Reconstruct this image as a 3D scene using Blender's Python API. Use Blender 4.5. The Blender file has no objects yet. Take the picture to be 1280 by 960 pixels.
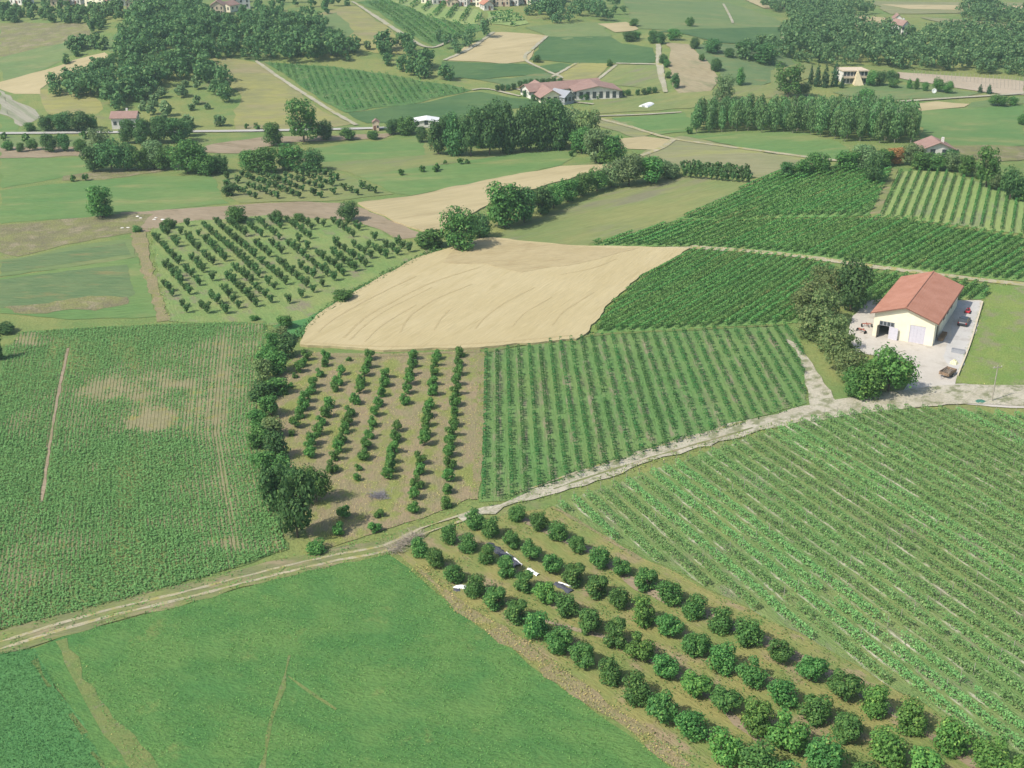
import bpy, bmesh, math, random
import numpy as np
from mathutils import Matrix, Vector

SC = bpy.context.scene
COL = SC.collection
R = math.radians
# ------------------------------------------------------------------ camera
CH, PITCH, FOC = 85.0, R(23.5), 1450.0          # height (m), tilt, focal length in px of a 1280 px wide frame
cam = bpy.data.cameras.new('camera'); cam.sensor_width = 36.0; cam.lens = 36.0 * FOC / 1280.0
cam.clip_start = 0.5; cam.clip_end = 20000
camo = bpy.data.objects.new('camera', cam); COL.objects.link(camo)
camo.location = (0, 0, CH); camo.rotation_euler = (R(90) - PITCH, 0, 0); SC.camera = camo
# ------------------------------------------------------------------ sky, sun, exposure
SUN_AZ, SUN_EL = R(32.0), R(48.0)              # shadows run towards SUN_AZ, measured from +X
w = bpy.data.worlds.new('World'); SC.world = w; w.use_nodes = True
nt = w.node_tree; sky = nt.nodes.new('ShaderNodeTexSky'); sky.sky_type = 'NISHITA'; sky.sun_disc = False
sky.sun_elevation = SUN_EL
sky.sun_rotation = math.atan2(-math.cos(SUN_AZ), -math.sin(SUN_AZ)) % (2 * math.pi)
sky.air_density = 1.0; sky.dust_density = 2.0
nt.links.new(sky.outputs[0], nt.nodes['Background'].inputs[0]); nt.nodes['Background'].inputs[1].default_value = 0.14
sl = bpy.data.lights.new('sun', 'SUN'); sl.energy = 4.0; sl.angle = R(0.5); sl.color = (1.0, 0.95, 0.87)
so = bpy.data.objects.new('sun', sl); COL.objects.link(so); so.location = (-300, -150, 400)
sd = Vector((math.cos(SUN_AZ) * math.cos(SUN_EL), math.sin(SUN_AZ) * math.cos(SUN_EL), -math.sin(SUN_EL)))
so.rotation_euler = sd.to_track_quat('-Z', 'Y').to_euler()
SC.view_settings.view_transform = 'Standard'; SC.view_settings.look = 'None'
SC.view_settings.exposure = 0.28; SC.view_settings.gamma = 1.0
SC.view_settings.use_curve_mapping = False
SC.render.engine = 'CYCLES'
try:
    SC.cycles.max_bounces = 5; SC.cycles.diffuse_bounces = 2; SC.cycles.glossy_bounces = 1
    SC.cycles.transmission_bounces = 2; SC.cycles.volume_bounces = 0; SC.cycles.transparent_max_bounces = 4
except Exception: pass
HAZE = 0.00020

# ------------------------------------------------------------------ relief of the land
def _ss(a, b, t):
    t = np.clip((t - a) / (b - a), 0, 1); return t * t * (3 - 2 * t)
def znp(x, y):
    L = 1 - 0.65 * _ss(-20, 240, x)
    return (22 * _ss(420, 700, y) * L + 8 * np.exp(-((x + 158) / 70) ** 2 - ((y - 570) / 75) ** 2)
            + 7 * np.exp(-((x - 122) / 80) ** 2 - ((y - 348) / 80) ** 2)
            + 6 * np.exp(-((x - 90) / 40) ** 2 - ((y - 550) / 50) ** 2))
def z1(x, y):
    def s(a, b, t):
        t = min(1, max(0, (t - a) / (b - a))); return t * t * (3 - 2 * t)
    e = math.exp
    return (22 * s(420, 700, y) * (1 - 0.65 * s(-20, 240, x)) + 8 * e(-((x + 158) / 70) ** 2 - ((y - 570) / 75) ** 2)
            + 7 * e(-((x - 122) / 80) ** 2 - ((y - 348) / 80) ** 2) + 6 * e(-((x - 90) / 40) ** 2 - ((y - 550) / 50) ** 2))
_c, _s = math.cos(PITCH), math.sin(PITCH)
def ray(px, py):
    u = (px - 640) / FOC; v = (py - 480) / FOC
    return (u, _c - v * _s, -_s - v * _c)
def at(px, py, h=0.0):
    """the point of the land (raised by h) that stands at a spot of the photograph; also metres per pixel there"""
    d = ray(px, py); t = 35.0
    f = lambda t: CH + d[2] * t - h - z1(d[0] * t, d[1] * t)
    while f(t) > 0 and t < 2500: t *= 1.06
    a, b = t / 1.06, t
    for _ in range(22):
        m = (a + b) / 2
        if f(m) > 0: a = m
        else: b = m
    x, y = d[0] * b, d[1] * b
    return Vector((x, y, z1(x, y)))
def mpp(p):
    return ((p.y * _c + (CH - p.z) * _s)) / FOC
def proj(p):
    dep = p[1] * _c - (p[2] - CH) * _s
    return 640 + FOC * p[0] / dep, 480 - FOC * (p[1] * _s + (p[2] - CH) * _c) / dep

# ------------------------------------------------------------------ value noise (numpy) for planting
_rt = np.random.RandomState(7).rand(256, 256)
def vnoise(x, y, sc):
    x = np.asarray(x) / sc; y = np.asarray(y) / sc
    xi = np.floor(x).astype(int); yi = np.floor(y).astype(int); fx = x - xi; fy = y - yi
    fx = fx * fx * (3 - 2 * fx); fy = fy * fy * (3 - 2 * fy)
    g = lambda i, j: _rt[i % 256, j % 256]
    return (g(xi, yi) * (1 - fx) + g(xi + 1, yi) * fx) * (1 - fy) + (g(xi, yi + 1) * (1 - fx) + g(xi + 1, yi + 1) * fx) * fy
def inside(poly, x, y):
    x = np.asarray(x); y = np.asarray(y); r = np.zeros(x.shape, bool); n = len(poly)
    for i in range(n):
        x0, y0 = poly[i][:2]; x1, y1 = poly[(i + 1) % n][:2]
        if y0 == y1: continue
        r ^= ((y0 > y) != (y1 > y)) & (x < (x1 - x0) * (y - y0) / (y1 - y0) + x0)
    return r

# ------------------------------------------------------------------ materials
class NT:
    def __init__(s, name):
        s.m = bpy.data.materials.new(name); s.m.use_nodes = True; s.t = s.m.node_tree; s.b = s.t.nodes['Principled BSDF']
    def n(s, t, **kw):
        o = s.t.nodes.new(t)
        for k, v in kw.items(): setattr(o, k, v)
        return o
    def l(s, a, b): s.t.links.new(a, b)
    def math(s, op, a, b=None, c=None):
        o = s.n('ShaderNodeMath', operation=op)
        for i, v in enumerate((a, b, c)):
            if v is None: continue
            if isinstance(v, (int, float)): o.inputs[i].default_value = v
            else: s.l(v, o.inputs[i])
        return o.outputs[0]
    def mix(s, f, a, b):
        o = s.n('ShaderNodeMix', data_type='RGBA')
        for i, v in ((0, f), (6, a), (7, b)):
            if isinstance(v, (int, float)): o.inputs[i].default_value = v
            elif isinstance(v, tuple): o.inputs[i].default_value = (*v, 1)
            else: s.l(v, o.inputs[i])
        return o.outputs[2]
    def ramp(s, f, a, b):
        o = s.n('ShaderNodeMapRange', interpolation_type='SMOOTHSTEP'); s.l(f, o.inputs[0])
        o.inputs[1].default_value = a; o.inputs[2].default_value = b; return o.outputs[0]
    def pos(s, ang=0.0, sx=1.0, sy=1.0, off=0.0):
        g = s.n('ShaderNodeNewGeometry'); r = s.n('ShaderNodeVectorRotate', rotation_type='Z_AXIS'); s.l(g.outputs['Position'], r.inputs['Vector'])
        r.inputs['Angle'].default_value = -ang
        m = s.n('ShaderNodeMapping'); s.l(r.outputs[0], m.inputs[0]); m.inputs['Scale'].default_value = (sx, sy, 1); m.inputs['Location'].default_value = (off, off * .7, 0)
        return m.outputs[0]
    def noise(s, vec, scale, detail=3.0, rough=0.6):
        o = s.n('ShaderNodeTexNoise'); s.l(vec, o.inputs['Vector']); o.inputs['Scale'].default_value = scale
        o.inputs['Detail'].default_value = detail; o.inputs['Roughness'].default_value = rough; return o.outputs[0]

_mseed = [0]
def tone(c):
    if c is None: return None
    k = (1.30, 1.07, .86) if c[1] > c[0] * 1.12 else (.79, .79, .80)
    return tuple(min(.8, a * b) for a, b in zip(c, k))
def fmat(name, c1, c2, c3=None, big=18.0, mid=2.5, fine=0.35, ang=None, streak=8.0, bump=0.5, rows=None, c3at=0.62, spots=None, fineamt=0.35):
    """ground cover: two tones in large patches, a third in middling ones, fine speckle; along ANG everything is drawn out by STREAK;
    rows = (spacing, share, colour, break-up) sets strips of another colour along ANG"""
    c1, c2, c3 = tone(c1), tone(c2), tone(c3)
    if rows: rows = (rows[0], rows[1], tone(rows[2])) + tuple(rows[3:])
    _mseed[0] += 1; q = NT(name); off = _mseed[0] * 13.7
    a = ang or 0.0; st = streak if ang is not None else 1.0
    P0 = q.pos(0, 1, 1, off); P1 = q.pos(a, 1.0 / st, 1.0, off)
    nb = q.noise(P0, 1.0 / big, 3, .55); nm = q.noise(P1, 1.0 / mid, 4, .6); nf = q.noise(P1, 1.0 / fine, 3, .65)
    col = q.mix(q.ramp(q.math('ADD', q.math('MULTIPLY', nb, .6), q.math('MULTIPLY', nm, .4)), .36, .64), c1, c2)
    if c3:
        n3 = q.noise(q.pos(a, 1.0 / (st * .5 if ang is not None else 1), 1, off + 50), 1.0 / (mid * 2.2), 5, .65)
        col = q.mix(q.ramp(n3, c3at - .09, c3at + .09), col, c3)
    if rows:
        sp, share, rc, brk = rows[:4]
        sep = q.n('ShaderNodeSeparateXYZ'); q.l(q.pos(a, 1, 1, 0), sep.inputs[0])
        wob = q.math('MULTIPLY', q.math('SUBTRACT', q.noise(P1, 1.0 / (mid * 1.2), 3), .5), sp * .45)
        ph = rows[4] if len(rows) > 4 else 0.0
        fr = q.math('FRACT', q.math('DIVIDE', q.math('ADD', q.math('ADD', sep.outputs[1], wob), 1000 * sp - ph + sp * .5), sp))
        d = q.math('ABSOLUTE', q.math('SUBTRACT', fr, .5))
        band = q.math('SUBTRACT', 1.0, q.ramp(d, share * .5 - .06, share * .5 + .06))
        nk = q.ramp(q.noise(q.pos(a, .35, 1, off + 90), 1 / 1.6, 4, .6), brk - .12, brk + .12)
        col = q.mix(q.math('MULTIPLY', band, nk), col, rc)
    if spots:
        ns = q.noise(P0, 1.0 / spots[0], 2, .5); col = q.mix(q.ramp(ns, spots[1], spots[1] + .05), col, spots[2])
    v = q.math('ADD', 1 - fineamt, q.math('MULTIPLY', nf, fineamt * 2))
    hv = q.n('ShaderNodeHueSaturation'); q.l(col, hv.inputs['Color']); q.l(v, hv.inputs['Value'])
    q.l(hv.outputs[0], q.b.inputs['Base Color']); q.b.inputs['Roughness'].default_value = .9
    q.b.inputs['Specular IOR Level'].default_value = .15
    if bump:
        bp = q.n('ShaderNodeBump'); bp.inputs['Strength'].default_value = bump; bp.inputs['Distance'].default_value = fine * .8
        q.l(q.math('ADD', nf, q.math('MULTIPLY', nm, .8)), bp.inputs['Height']); q.l(bp.outputs[0], q.b.inputs['Normal'])
    return q.m
def leafmat(name, dark, light, alt=None, transl=.35, var=.2):
    dark, light, alt = [c and (c[0] * 1.95, c[1] * 1.78, c[2] * 1.28) for c in (dark, light, alt)]
    q = NT(name); g = q.n('ShaderNodeNewGeometry'); oi = q.n('ShaderNodeObjectInfo')
    col = q.mix(g.outputs['Random Per Island'], dark, light)
    if alt: col = q.mix(q.ramp(g.outputs['Random Per Island'], .86, .99), col, alt)
    hv = q.n('ShaderNodeHueSaturation'); q.l(col, hv.inputs['Color'])
    q.l(q.math('ADD', 1 - var, q.math('MULTIPLY', oi.outputs['Random'], var * 2)), hv.inputs['Value'])
    q.l(q.math('ADD', .485, q.math('MULTIPLY', oi.outputs['Random'], .03)), hv.inputs['Hue'])
    q.l(hv.outputs[0], q.b.inputs['Base Color']); q.b.inputs['Roughness'].default_value = .65; q.b.inputs['Specular IOR Level'].default_value = .25
    if transl:
        tr = q.n('ShaderNodeBsdfTranslucent'); q.l(hv.outputs[0], tr.inputs[0]); mx = q.n('ShaderNodeMixShader'); mx.inputs[0].default_value = transl
        q.l(q.b.outputs[0], mx.inputs[1]); q.l(tr.outputs[0], mx.inputs[2]); q.l(mx.outputs[0], q.t.nodes['Material Output'].inputs[0])
    return q.m
def mat(name, c, rough=.8, var=.18, sc=1.5, spec=.3, metal=0.0, bump=0.0, c2=None):
    q = NT(name); tc = q.n('ShaderNodeTexCoord'); n = q.noise(tc.outputs['Object'], sc, 5, .65)
    col = q.mix(q.ramp(n, .3, .7), tuple(k * (1 - var) for k in c), c2 or tuple(min(1, k * (1 + var)) for k in c))
    q.l(col, q.b.inputs['Base Color']); q.b.inputs['Roughness'].default_value = rough; q.b.inputs['Specular IOR Level'].default_value = spec
    q.b.inputs['Metallic'].default_value = metal
    if bump:
        bp = q.n('ShaderNodeBump'); bp.inputs['Strength'].default_value = bump; bp.inputs['Distance'].default_value = .05; q.l(n, bp.inputs['Height']); q.l(bp.outputs[0], q.b.inputs['Normal'])
    return q.m
def roofmat(name, c, c2, ang_axis=1):
    """clay roof: courses and columns of tiles, weathered blotches"""
    q = NT(name); tc = q.n('ShaderNodeTexCoord'); sep = q.n('ShaderNodeSeparateXYZ'); q.l(tc.outputs['Object'], sep.inputs[0])
    n = q.noise(tc.outputs['Object'], .35, 5, .65); n2 = q.noise(tc.outputs['Object'], 3.5, 4, .7)
    col = q.mix(q.ramp(q.math('ADD', q.math('MULTIPLY', n, .6), q.math('MULTIPLY', n2, .4)), .35, .65), c, c2)
    wv = q.math('SINE', q.math('MULTIPLY', sep.outputs[1], 2 * math.pi / .45)); wx = q.math('SINE', q.math('MULTIPLY', sep.outputs[0], 2 * math.pi / .42))
    h = q.math('ADD', q.math('MULTIPLY', wv, .5), q.math('MULTIPLY', wx, .35))
    bp = q.n('ShaderNodeBump'); bp.inputs['Strength'].default_value = .35; bp.inputs['Distance'].default_value = .06; q.l(h, bp.inputs['Height'])
    q.l(bp.outputs[0], q.b.inputs['Normal']); q.l(col, q.b.inputs['Base Color']); q.b.inputs['Roughness'].default_value = .85; q.b.inputs['Specular IOR Level'].default_value = .2
    return q.m

# ------------------------------------------------------------------ object helpers
def link(name, me, m=None, parent=None, loc=None):
    o = bpy.data.objects.new(name, me); COL.objects.link(o)
    if m is not None and me is not None:
        for k in (m if isinstance(m, (list, tuple)) else [m]): me.materials.append(k)
    if parent: o.parent = parent
    if loc is not None: o.location = loc
    return o
def tag(o, label=None, cat=None, group=None, kind=None):
    if label: o['label'] = label
    if cat: o['category'] = cat
    if group: o['group'] = group
    if kind: o['kind'] = kind
    return o
def empty(name, loc, label, cat, group=None, rz=0.0):
    o = bpy.data.objects.new(name, None); COL.objects.link(o); o.location = loc; o.rotation_euler = (0, 0, rz)
    o.empty_display_size = .3
    return tag(o, label, cat, group)
_ones = ['', 'first', 'second', 'third', 'fourth', 'fifth', 'sixth', 'seventh', 'eighth', 'ninth', 'tenth', 'eleventh', 'twelfth', 'thirteenth', 'fourteenth', 'fifteenth', 'sixteenth', 'seventeenth', 'eighteenth', 'nineteenth']
_tens = {2: 'twenty', 3: 'thirty', 4: 'forty', 5: 'fifty', 6: 'sixty', 7: 'seventy', 8: 'eighty', 9: 'ninety'}
def nth(i):
    if i < 20: return _ones[i]
    t, u = divmod(i, 10)
    return (_tens[t][:-1] + 'ieth') if u == 0 else _tens[t] + '-' + _ones[u]
class MB:
    """collects boxes, tubes and prisms, builds one mesh"""
    def __init__(s): s.v = []; s.f = []; s.mi = []
    def add(s, vs, fs, mi=0):
        k = len(s.v); s.v += [tuple(v) for v in vs]; s.f += [tuple(i + k for i in f) for f in fs]; s.mi += [mi] * len(fs); return s
    def box(s, x0, x1, y0, y1, z0, z1, mi=0):
        v = [(x0, y0, z0), (x1, y0, z0), (x1, y1, z0), (x0, y1, z0), (x0, y0, z1), (x1, y0, z1), (x1, y1, z1), (x0, y1, z1)]
        return s.add(v, [(0, 3, 2, 1), (4, 5, 6, 7), (0, 1, 5, 4), (1, 2, 6, 5), (2, 3, 7, 6), (3, 0, 4, 7)], mi)
    def tube(s, p0, p1, r0, r1, n=6, mi=0):
        p0 = Vector(p0); p1 = Vector(p1); d = (p1 - p0).normalized(); a = d.orthogonal().normalized(); b = d.cross(a); vs = []
        for p, r in ((p0, r0), (p1, r1)):
            for i in range(n):
                t = 2 * math.pi * i / n; vs.append(p + (a * math.cos(t) + b * math.sin(t)) * r)
        return s.add(vs, [(i, (i + 1) % n, n + (i + 1) % n, n + i) for i in range(n)] + [tuple(range(n))[::-1], tuple(range(n, 2 * n))], mi)
    def prism(s, prof, y0, y1, mi=0):
        """profile in x,z drawn out along y"""
        n = len(prof); v = [(x, y0, z) for x, z in prof] + [(x, y1, z) for x, z in prof]
        return s.add(v, [tuple(range(n)), tuple(range(2 * n - 1, n - 1, -1))] + [(i, i + n, (i + 1) % n + n, (i + 1) % n) for i in range(n)], mi)
    def mesh(s, name, smooth=False, bevel=0.0, recalc=True):
        me = bpy.data.meshes.new(name); me.from_pydata(s.v, [], s.f)
        me.polygons.foreach_set('material_index', s.mi)
        if recalc or bevel:
            bm = bmesh.new(); bm.from_mesh(me)
            if bevel: bmesh.ops.bevel(bm, geom=bm.edges[:], offset=bevel, segments=1, affect='EDGES', clamp_overlap=True)
            bmesh.ops.recalc_face_normals(bm, faces=bm.faces[:]); bm.to_mesh(me); bm.free()
        if smooth: me.polygons.foreach_set('use_smooth', [True] * len(me.polygons))
        me.update(); return me
    def build(s, name, m, parent=None, loc=None, smooth=False, bevel=0.0):
        return link(name, s.mesh(name, smooth, bevel), m, parent, loc)
def quads(name, V, extra=None):
    """mesh of loose quads, V is (n*4,3); EXTRA an MB whose faces are added with material 1"""
    nv = len(V); nq = nv // 4; me = bpy.data.meshes.new(name)
    ev = np.array(extra.v, dtype=np.float32).reshape(-1, 3) if extra else np.zeros((0, 3), np.float32)
    ef = extra.f if extra else []
    loops = list(range(nv)); st = list(range(0, nv, 4)); k = nv
    el = [i + nv for f in ef for i in f]
    me.vertices.add(nv + len(ev)); me.vertices.foreach_set('co', np.concatenate([np.asarray(V, np.float32), ev]).ravel())
    me.loops.add(nv + len(el)); me.loops.foreach_set('vertex_index', np.array(loops + el, np.int32))
    for f in ef: st.append(k); k += len(f)
    me.polygons.add(nq + len(ef)); me.polygons.foreach_set('loop_start', np.array(st, np.int32))
    if ef: me.polygons.foreach_set('material_index', np.array([0] * nq + [1] * len(ef), np.int32))
    me.update(calc_edges=True); me.validate(); return me
def leafquads(P, N, S, rng, asp=.65):
    """a quad at each P facing N, half-size S, spun at random"""
    n = len(P); N = N / (np.linalg.norm(N, axis=1, keepdims=True) + 1e-9)
    r = rng.normal(size=(n, 3)); A = np.cross(N, r); A /= (np.linalg.norm(A, axis=1, keepdims=True) + 1e-9); B = np.cross(N, A)
    S = np.asarray(S).reshape(-1, 1); a = A * S; b = B * S * asp; k = N * S * .25
    return np.stack([P - a, P - b + k, P + a, P + b + k], 1).reshape(-1, 3)

# ------------------------------------------------------------------ the land
def gridlines(lo, hi, step, far_lo, far_hi):
    v = list(np.arange(lo, hi + .1, step)); d = step; a = lo
    while a > far_lo: d *= 1.35; a -= d; v.insert(0, a)
    d = step; b = hi
    while b < far_hi: d *= 1.35; b += d; v.append(b)
    return v
GX = gridlines(-700, 700, 10, -6500, 6500); GY = gridlines(20, 1000, 10, -1500, 7000)
_idx = [0]
def zoff(x, y, lift): return lift * (1 + (math.hypot(x, y) / 160) ** 1.3)
def smooth_poly(pts, step, jit, seed, closed=True):
    """split the outline into short lengths and roughen it"""
    out = []; n = len(pts)
    for i in range(n if closed else n - 1):
        a = Vector(pts[i][:2]); b = Vector(pts[(i + 1) % n][:2]); d = b - a; L = d.length
        k = max(1, int(L / step)); nrm = Vector((-d.y, d.x)).normalized() if L > 1e-6 else Vector((0, 0))
        for j in range(k):
            p = a + d * (j / k)
            w = (float(vnoise(p.x + seed * 31, p.y, 2.2 * step)) - .5) * 2 + (float(vnoise(p.x, p.y + seed * 17, .7 * step)) - .5)
            out.append(p + nrm * w * jit)
    if not closed: out.append(Vector(pts[-1][:2]))
    return out
def sheet(name, poly, m, layer, raised=0.0, kind='structure', label=None):
    """a patch of ground cover draped on the land"""
    bm = bmesh.new(); vs = [bm.verts.new((p[0], p[1], 0)) for p in poly]
    try: f = bm.faces.new(vs)
    except ValueError: bm.free(); return None
    bmesh.ops.triangulate(bm, faces=[f])
    x0 = min(p[0] for p in poly); x1 = max(p[0] for p in poly); y0 = min(p[1] for p in poly); y1 = max(p[1] for p in poly)
    for g, ax, lo, hi in ((GX, 0, x0, x1), (GY, 1, y0, y1)):
        for c in g:
            if lo < c < hi:
                co = [0, 0, 0]; no = [0, 0, 0]; co[ax] = c; no[ax] = 1
                bmesh.ops.bisect_plane(bm, geom=bm.verts[:] + bm.edges[:] + bm.faces[:], plane_co=co, plane_no=no, dist=1e-5)
    _idx[0] += 1; lift = layer * .006 + _idx[0] * .0003
    for v in bm.verts: v.co.z = z1(v.co.x, v.co.y) + zoff(v.co.x, v.co.y, lift) + raised
    bmesh.ops.recalc_face_normals(bm, faces=bm.faces[:])
    if sum(f.normal.z for f in bm.faces) < 0: bmesh.ops.reverse_faces(bm, faces=bm.faces[:])
    if raised:
        be = [e for e in bm.edges if e.is_boundary]; r = bmesh.ops.extrude_edge_only(bm, edges=be)
        for v in r['geom']:
            if isinstance(v, bmesh.types.BMVert): v.co.z -= raised + .3
    me = bpy.data.meshes.new(name); bm.to_mesh(me); bm.free(); o = link(name, me, m)
    return tag(o, label, None, None, kind)
def wp(pxs): return [at(*p) for p in pxs]
POLY = {}
def field(name, px, m, layer=1, raised=0.0, jit=None, kind='structure', label=None, key=None):
    P = wp(px); d = sum(p.y for p in P) / len(P)
    Q = smooth_poly(P, 1.5 if d < 270 else (3 if d < 420 else 6), (.38 if d < 270 else .9 if d < 420 else 1.9) if jit is None else jit, _idx[0])
    if key: POLY[key] = P
    return sheet(name, Q, m, layer, raised, kind, label)
def smooth_line(P, step=2.0):
    """Catmull-Rom through points"""
    out = []; P = [Vector(p[:2]) for p in P]; Q = [P[0] * 2 - P[1]] + P + [P[-1] * 2 - P[-2]]
    for i in range(1, len(Q) - 2):
        a, b, c, d = Q[i - 1:i + 3]; k = max(2, int((c - b).length / step))
        for j in range(k):
            t = j / k; out.append(.5 * ((2 * b) + (c - a) * t + (2 * a - 5 * b + 4 * c - d) * t * t + (3 * b - 3 * c + d - a) * t ** 3))
    return out + [P[-1]]
def strip_poly(px, width, off=0.0, jit=.15, world=False):
    """outline of a band along a line of the photograph; width in metres (or one per point)"""
    L = smooth_line(px if world else wp(px)); n = len(L); W = [width] * n if not isinstance(width, (list, tuple)) else list(np.interp(np.linspace(0, 1, n), np.linspace(0, 1, len(width)), width))
    A = []; B = []
    for i, p in enumerate(L):
        d = (L[min(i + 1, n - 1)] - L[max(i - 1, 0)]).normalized(); nr = Vector((-d.y, d.x))
        ja = (float(vnoise(p.x + 9, p.y, 1.8)) - .5) * 2 * jit; jb = (float(vnoise(p.x, p.y + 77, 1.8)) - .5) * 2 * jit
        A.append(p + nr * (off + W[i] / 2 + ja)); B.append(p + nr * (off - W[i] / 2 + jb))
    return A + B[::-1]
def strip(name, px, width, m, layer=3, off=0.0, jit=.15, kind='structure', label=None):
    return sheet(name, strip_poly(px, width, off, jit), m, layer, 0, kind, label)

# ------------------------------------------------------------------ ground sheet, haze
def build_ground():
    gx = np.array(GX); gy = np.array(GY); X, Y = np.meshgrid(gx, gy); Z = znp(X, Y); nx, ny = len(gx), len(gy)
    V = np.stack([X, Y, Z], -1).reshape(-1, 3); F = [(j * nx + i, j * nx + i + 1, (j + 1) * nx + i + 1, (j + 1) * nx + i) for j in range(ny - 1) for i in range(nx - 1)]
    me = bpy.data.meshes.new('ground'); me.from_pydata(V.tolist(), [], F); me.polygons.foreach_set('use_smooth', [True] * len(F))
    m = fmat('rough_grass', (.10, .19, .07), (.17, .22, .09), (.25, .24, .12), 40, 6, .6, bump=.5, c3at=.66)
    tag(link('ground', me, m), 'rough green grass land reaching to the horizon', None, None, 'structure')
build_ground()
def build_haze():
    b = MB().box(-6600, 6600, -1600, 7100, -1.5, 100.0); q = NT('thin_haze'); q.t.nodes.remove(q.b)
    v = q.n('ShaderNodeVolumePrincipled'); v.inputs['Color'].default_value = (.72, .95, .90, 1); v.inputs['Density'].default_value = HAZE
    v.inputs['Anisotropy'].default_value = .2
    q.l(v.outputs[0], q.t.nodes['Material Output'].inputs['Volume'])
    tag(b.build('haze', q.m), 'pale thin summer haze over the valley', None, None, 'stuff')
if HAZE: build_haze()

# world directions read off the crop rows
A_V = R(48.0); A_V5 = R(-89.2); A_V6 = R(-64.6); A_V3 = R(66.5); A_HZ = R(-47.3); A_OR = R(-61.0)
_a, _b = at(62, 560), at(86, 436); A_SOY = math.atan2(_b.y - _a.y, _b.x - _a.x)

# colours of the covers
M_meadow = fmat('meadow_grass', (.052, .162, .055), (.085, .195, .066), (.125, .205, .076), 11, 2.8, .30, R(-20), 1.8, .9, c3at=.66, fineamt=.42)
M_lush = fmat('lush_crop', (.058, .195, .075), (.072, .215, .085), (.05, .165, .06), 10, 1.2, .28, None, 1, .7, c3at=.64, fineamt=.3)
M_bright = fmat('bright_meadow', (.080, .185, .070), (.115, .205, .082), (.16, .22, .10), 30, 6, .7, R(10), 5, .4, c3at=.60)
M_lawn = fmat('lawn_grass', (.115, .215, .065), (.155, .235, .08), (.27, .27, .14), 10, 2.2, .3, R(60), 2, .7, c3at=.58, fineamt=.4)
M_olive = fmat('mown_meadow', (.125, .195, .085), (.17, .215, .10), (.24, .235, .135), 25, 4, .6, R(35), 9, .4, c3at=.6)
M_pale = fmat('pale_hay_field', (.25, .265, .125), (.30, .29, .15), (.20, .25, .11), 30, 5, .7, R(-14), 10, .3, c3at=.6)
M_wheat = fmat('ripe_wheat', (.54, .445, .235), (.58, .485, .27), (.50, .41, .21), 18, 1.1, .30, R(63), 16, .45, c3at=.62, fineamt=.22)
M_wheat2 = fmat('ripe_wheat_edge', (.50, .405, .215), (.545, .445, .245), (.45, .355, .185), 8, 1.2, .32, R(20), 7, .9, c3at=.60, fineamt=.26)
M_wheatfar = fmat('far_wheat', (.48, .40, .215), (.54, .45, .25), (.42, .345, .185), 30, 4, .8, R(30), 10, .3, c3at=.62, fineamt=.2)
M_soil = fmat('ploughed_soil', (.33, .26, .165), (.39, .31, .205), (.27, .215, .125), 14, 2.5, .5, R(-25), 6, .5, c3at=.6)
M_scrub = fmat('dry_scrub', (.22, .20, .11), (.16, .20, .09), (.34, .29, .18), 8, 2.2, .5, None, 1, .7, c3at=.58, fineamt=.45)
M_track = fmat('dirt_track', (.50, .455, .33), (.60, .55, .42), (.27, .28, .15), 5, 1.0, .25, R(35), 2.5, .8, c3at=.55, fineamt=.35)
M_trackfar = fmat('farm_track', (.40, .38, .26), (.50, .46, .34), (.24, .28, .13), 10, 3, .6, bump=.2, c3at=.6)
M_trail = fmat('worn_grass', (.10, .18, .068), (.135, .19, .08), (.235, .235, .125), 4, .9, .25, None, 1, .6, c3at=.62, fineamt=.4)
M_rut = fmat('worn_rut', (.40, .37, .24), (.52, .46, .31), (.24, .27, .12), 4, .8, .2, None, 1, .4, c3at=.54)
M_verge = fmat('trodden_verge', (.15, .21, .085), (.21, .225, .105), (.33, .28, .16), 5, 1.1, .25, R(22), 5, .7, c3at=.57, fineamt=.4)
M_gravel = fmat('gravel_yard', (.60, .55, .46), (.66, .61, .52), (.50, .45, .36), 7, 1.2, .2, None, 1, .25, c3at=.62, fineamt=.12)
M_conc = fmat('concrete_apron', (.56, .54, .49), (.62, .60, .55), (.50, .47, .42), 6, 1.5, .3, None, 1, .1, c3at=.62, fineamt=.08)
M_drygr = fmat('dry_grass', (.36, .29, .16), (.28, .26, .125), (.17, .21, .085), 6, 1.2, .28, None, 1, .8, c3at=.58, fineamt=.4)
M_soy = fmat('soya_soil', (.066, .150, .056), (.105, .180, .070), (.17, .205, .09), 16, 3.5, .25, A_SOY, 10, .6, c3at=.60, fineamt=.35)
M_orchfloor = fmat('orchard_straw', (.36, .28, .165), (.29, .26, .135), (.16, .215, .08), 9, 1.8, .28, R(-90), 2.5, .8, c3at=.525, fineamt=.38)
M_hzfloor = fmat('hazel_orchard_floor', (.13, .20, .075), (.20, .225, .10), (.36, .285, .165), 7, 1.8, .25, A_HZ, 3.5, .7, c3at=.58, fineamt=.35)
M_orgrass = fmat('orchard_grass', (.12, .225, .085), (.17, .245, .105), (.27, .245, .15), 14, 2.6, .4, A_OR, 3, .6, c3at=.60, fineamt=.35)
M_v5 = fmat('vineyard_strip_grass', (.085, .20, .075), (.115, .215, .085), (.22, .235, .12), 18, 1.8, .3, A_V5, 9, .6, rows=(4.24, .34, (.29, .27, .16), .55), c3at=.63)
M_v6 = fmat('vineyard_grass', (.105, .205, .082), (.145, .22, .095), (.24, .26, .14), 14, 1.6, .28, A_V6, 4, .8, rows=(2.5, .17, (.60, .56, .42), .57, 0.55), c3at=.60, fineamt=.4)
M_v124 = fmat('vine_alley_grass', (.095, .225, .080), (.125, .245, .090), (.20, .25, .11), 18, 2, .35, A_V, 6, .5, c3at=.63)
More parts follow.
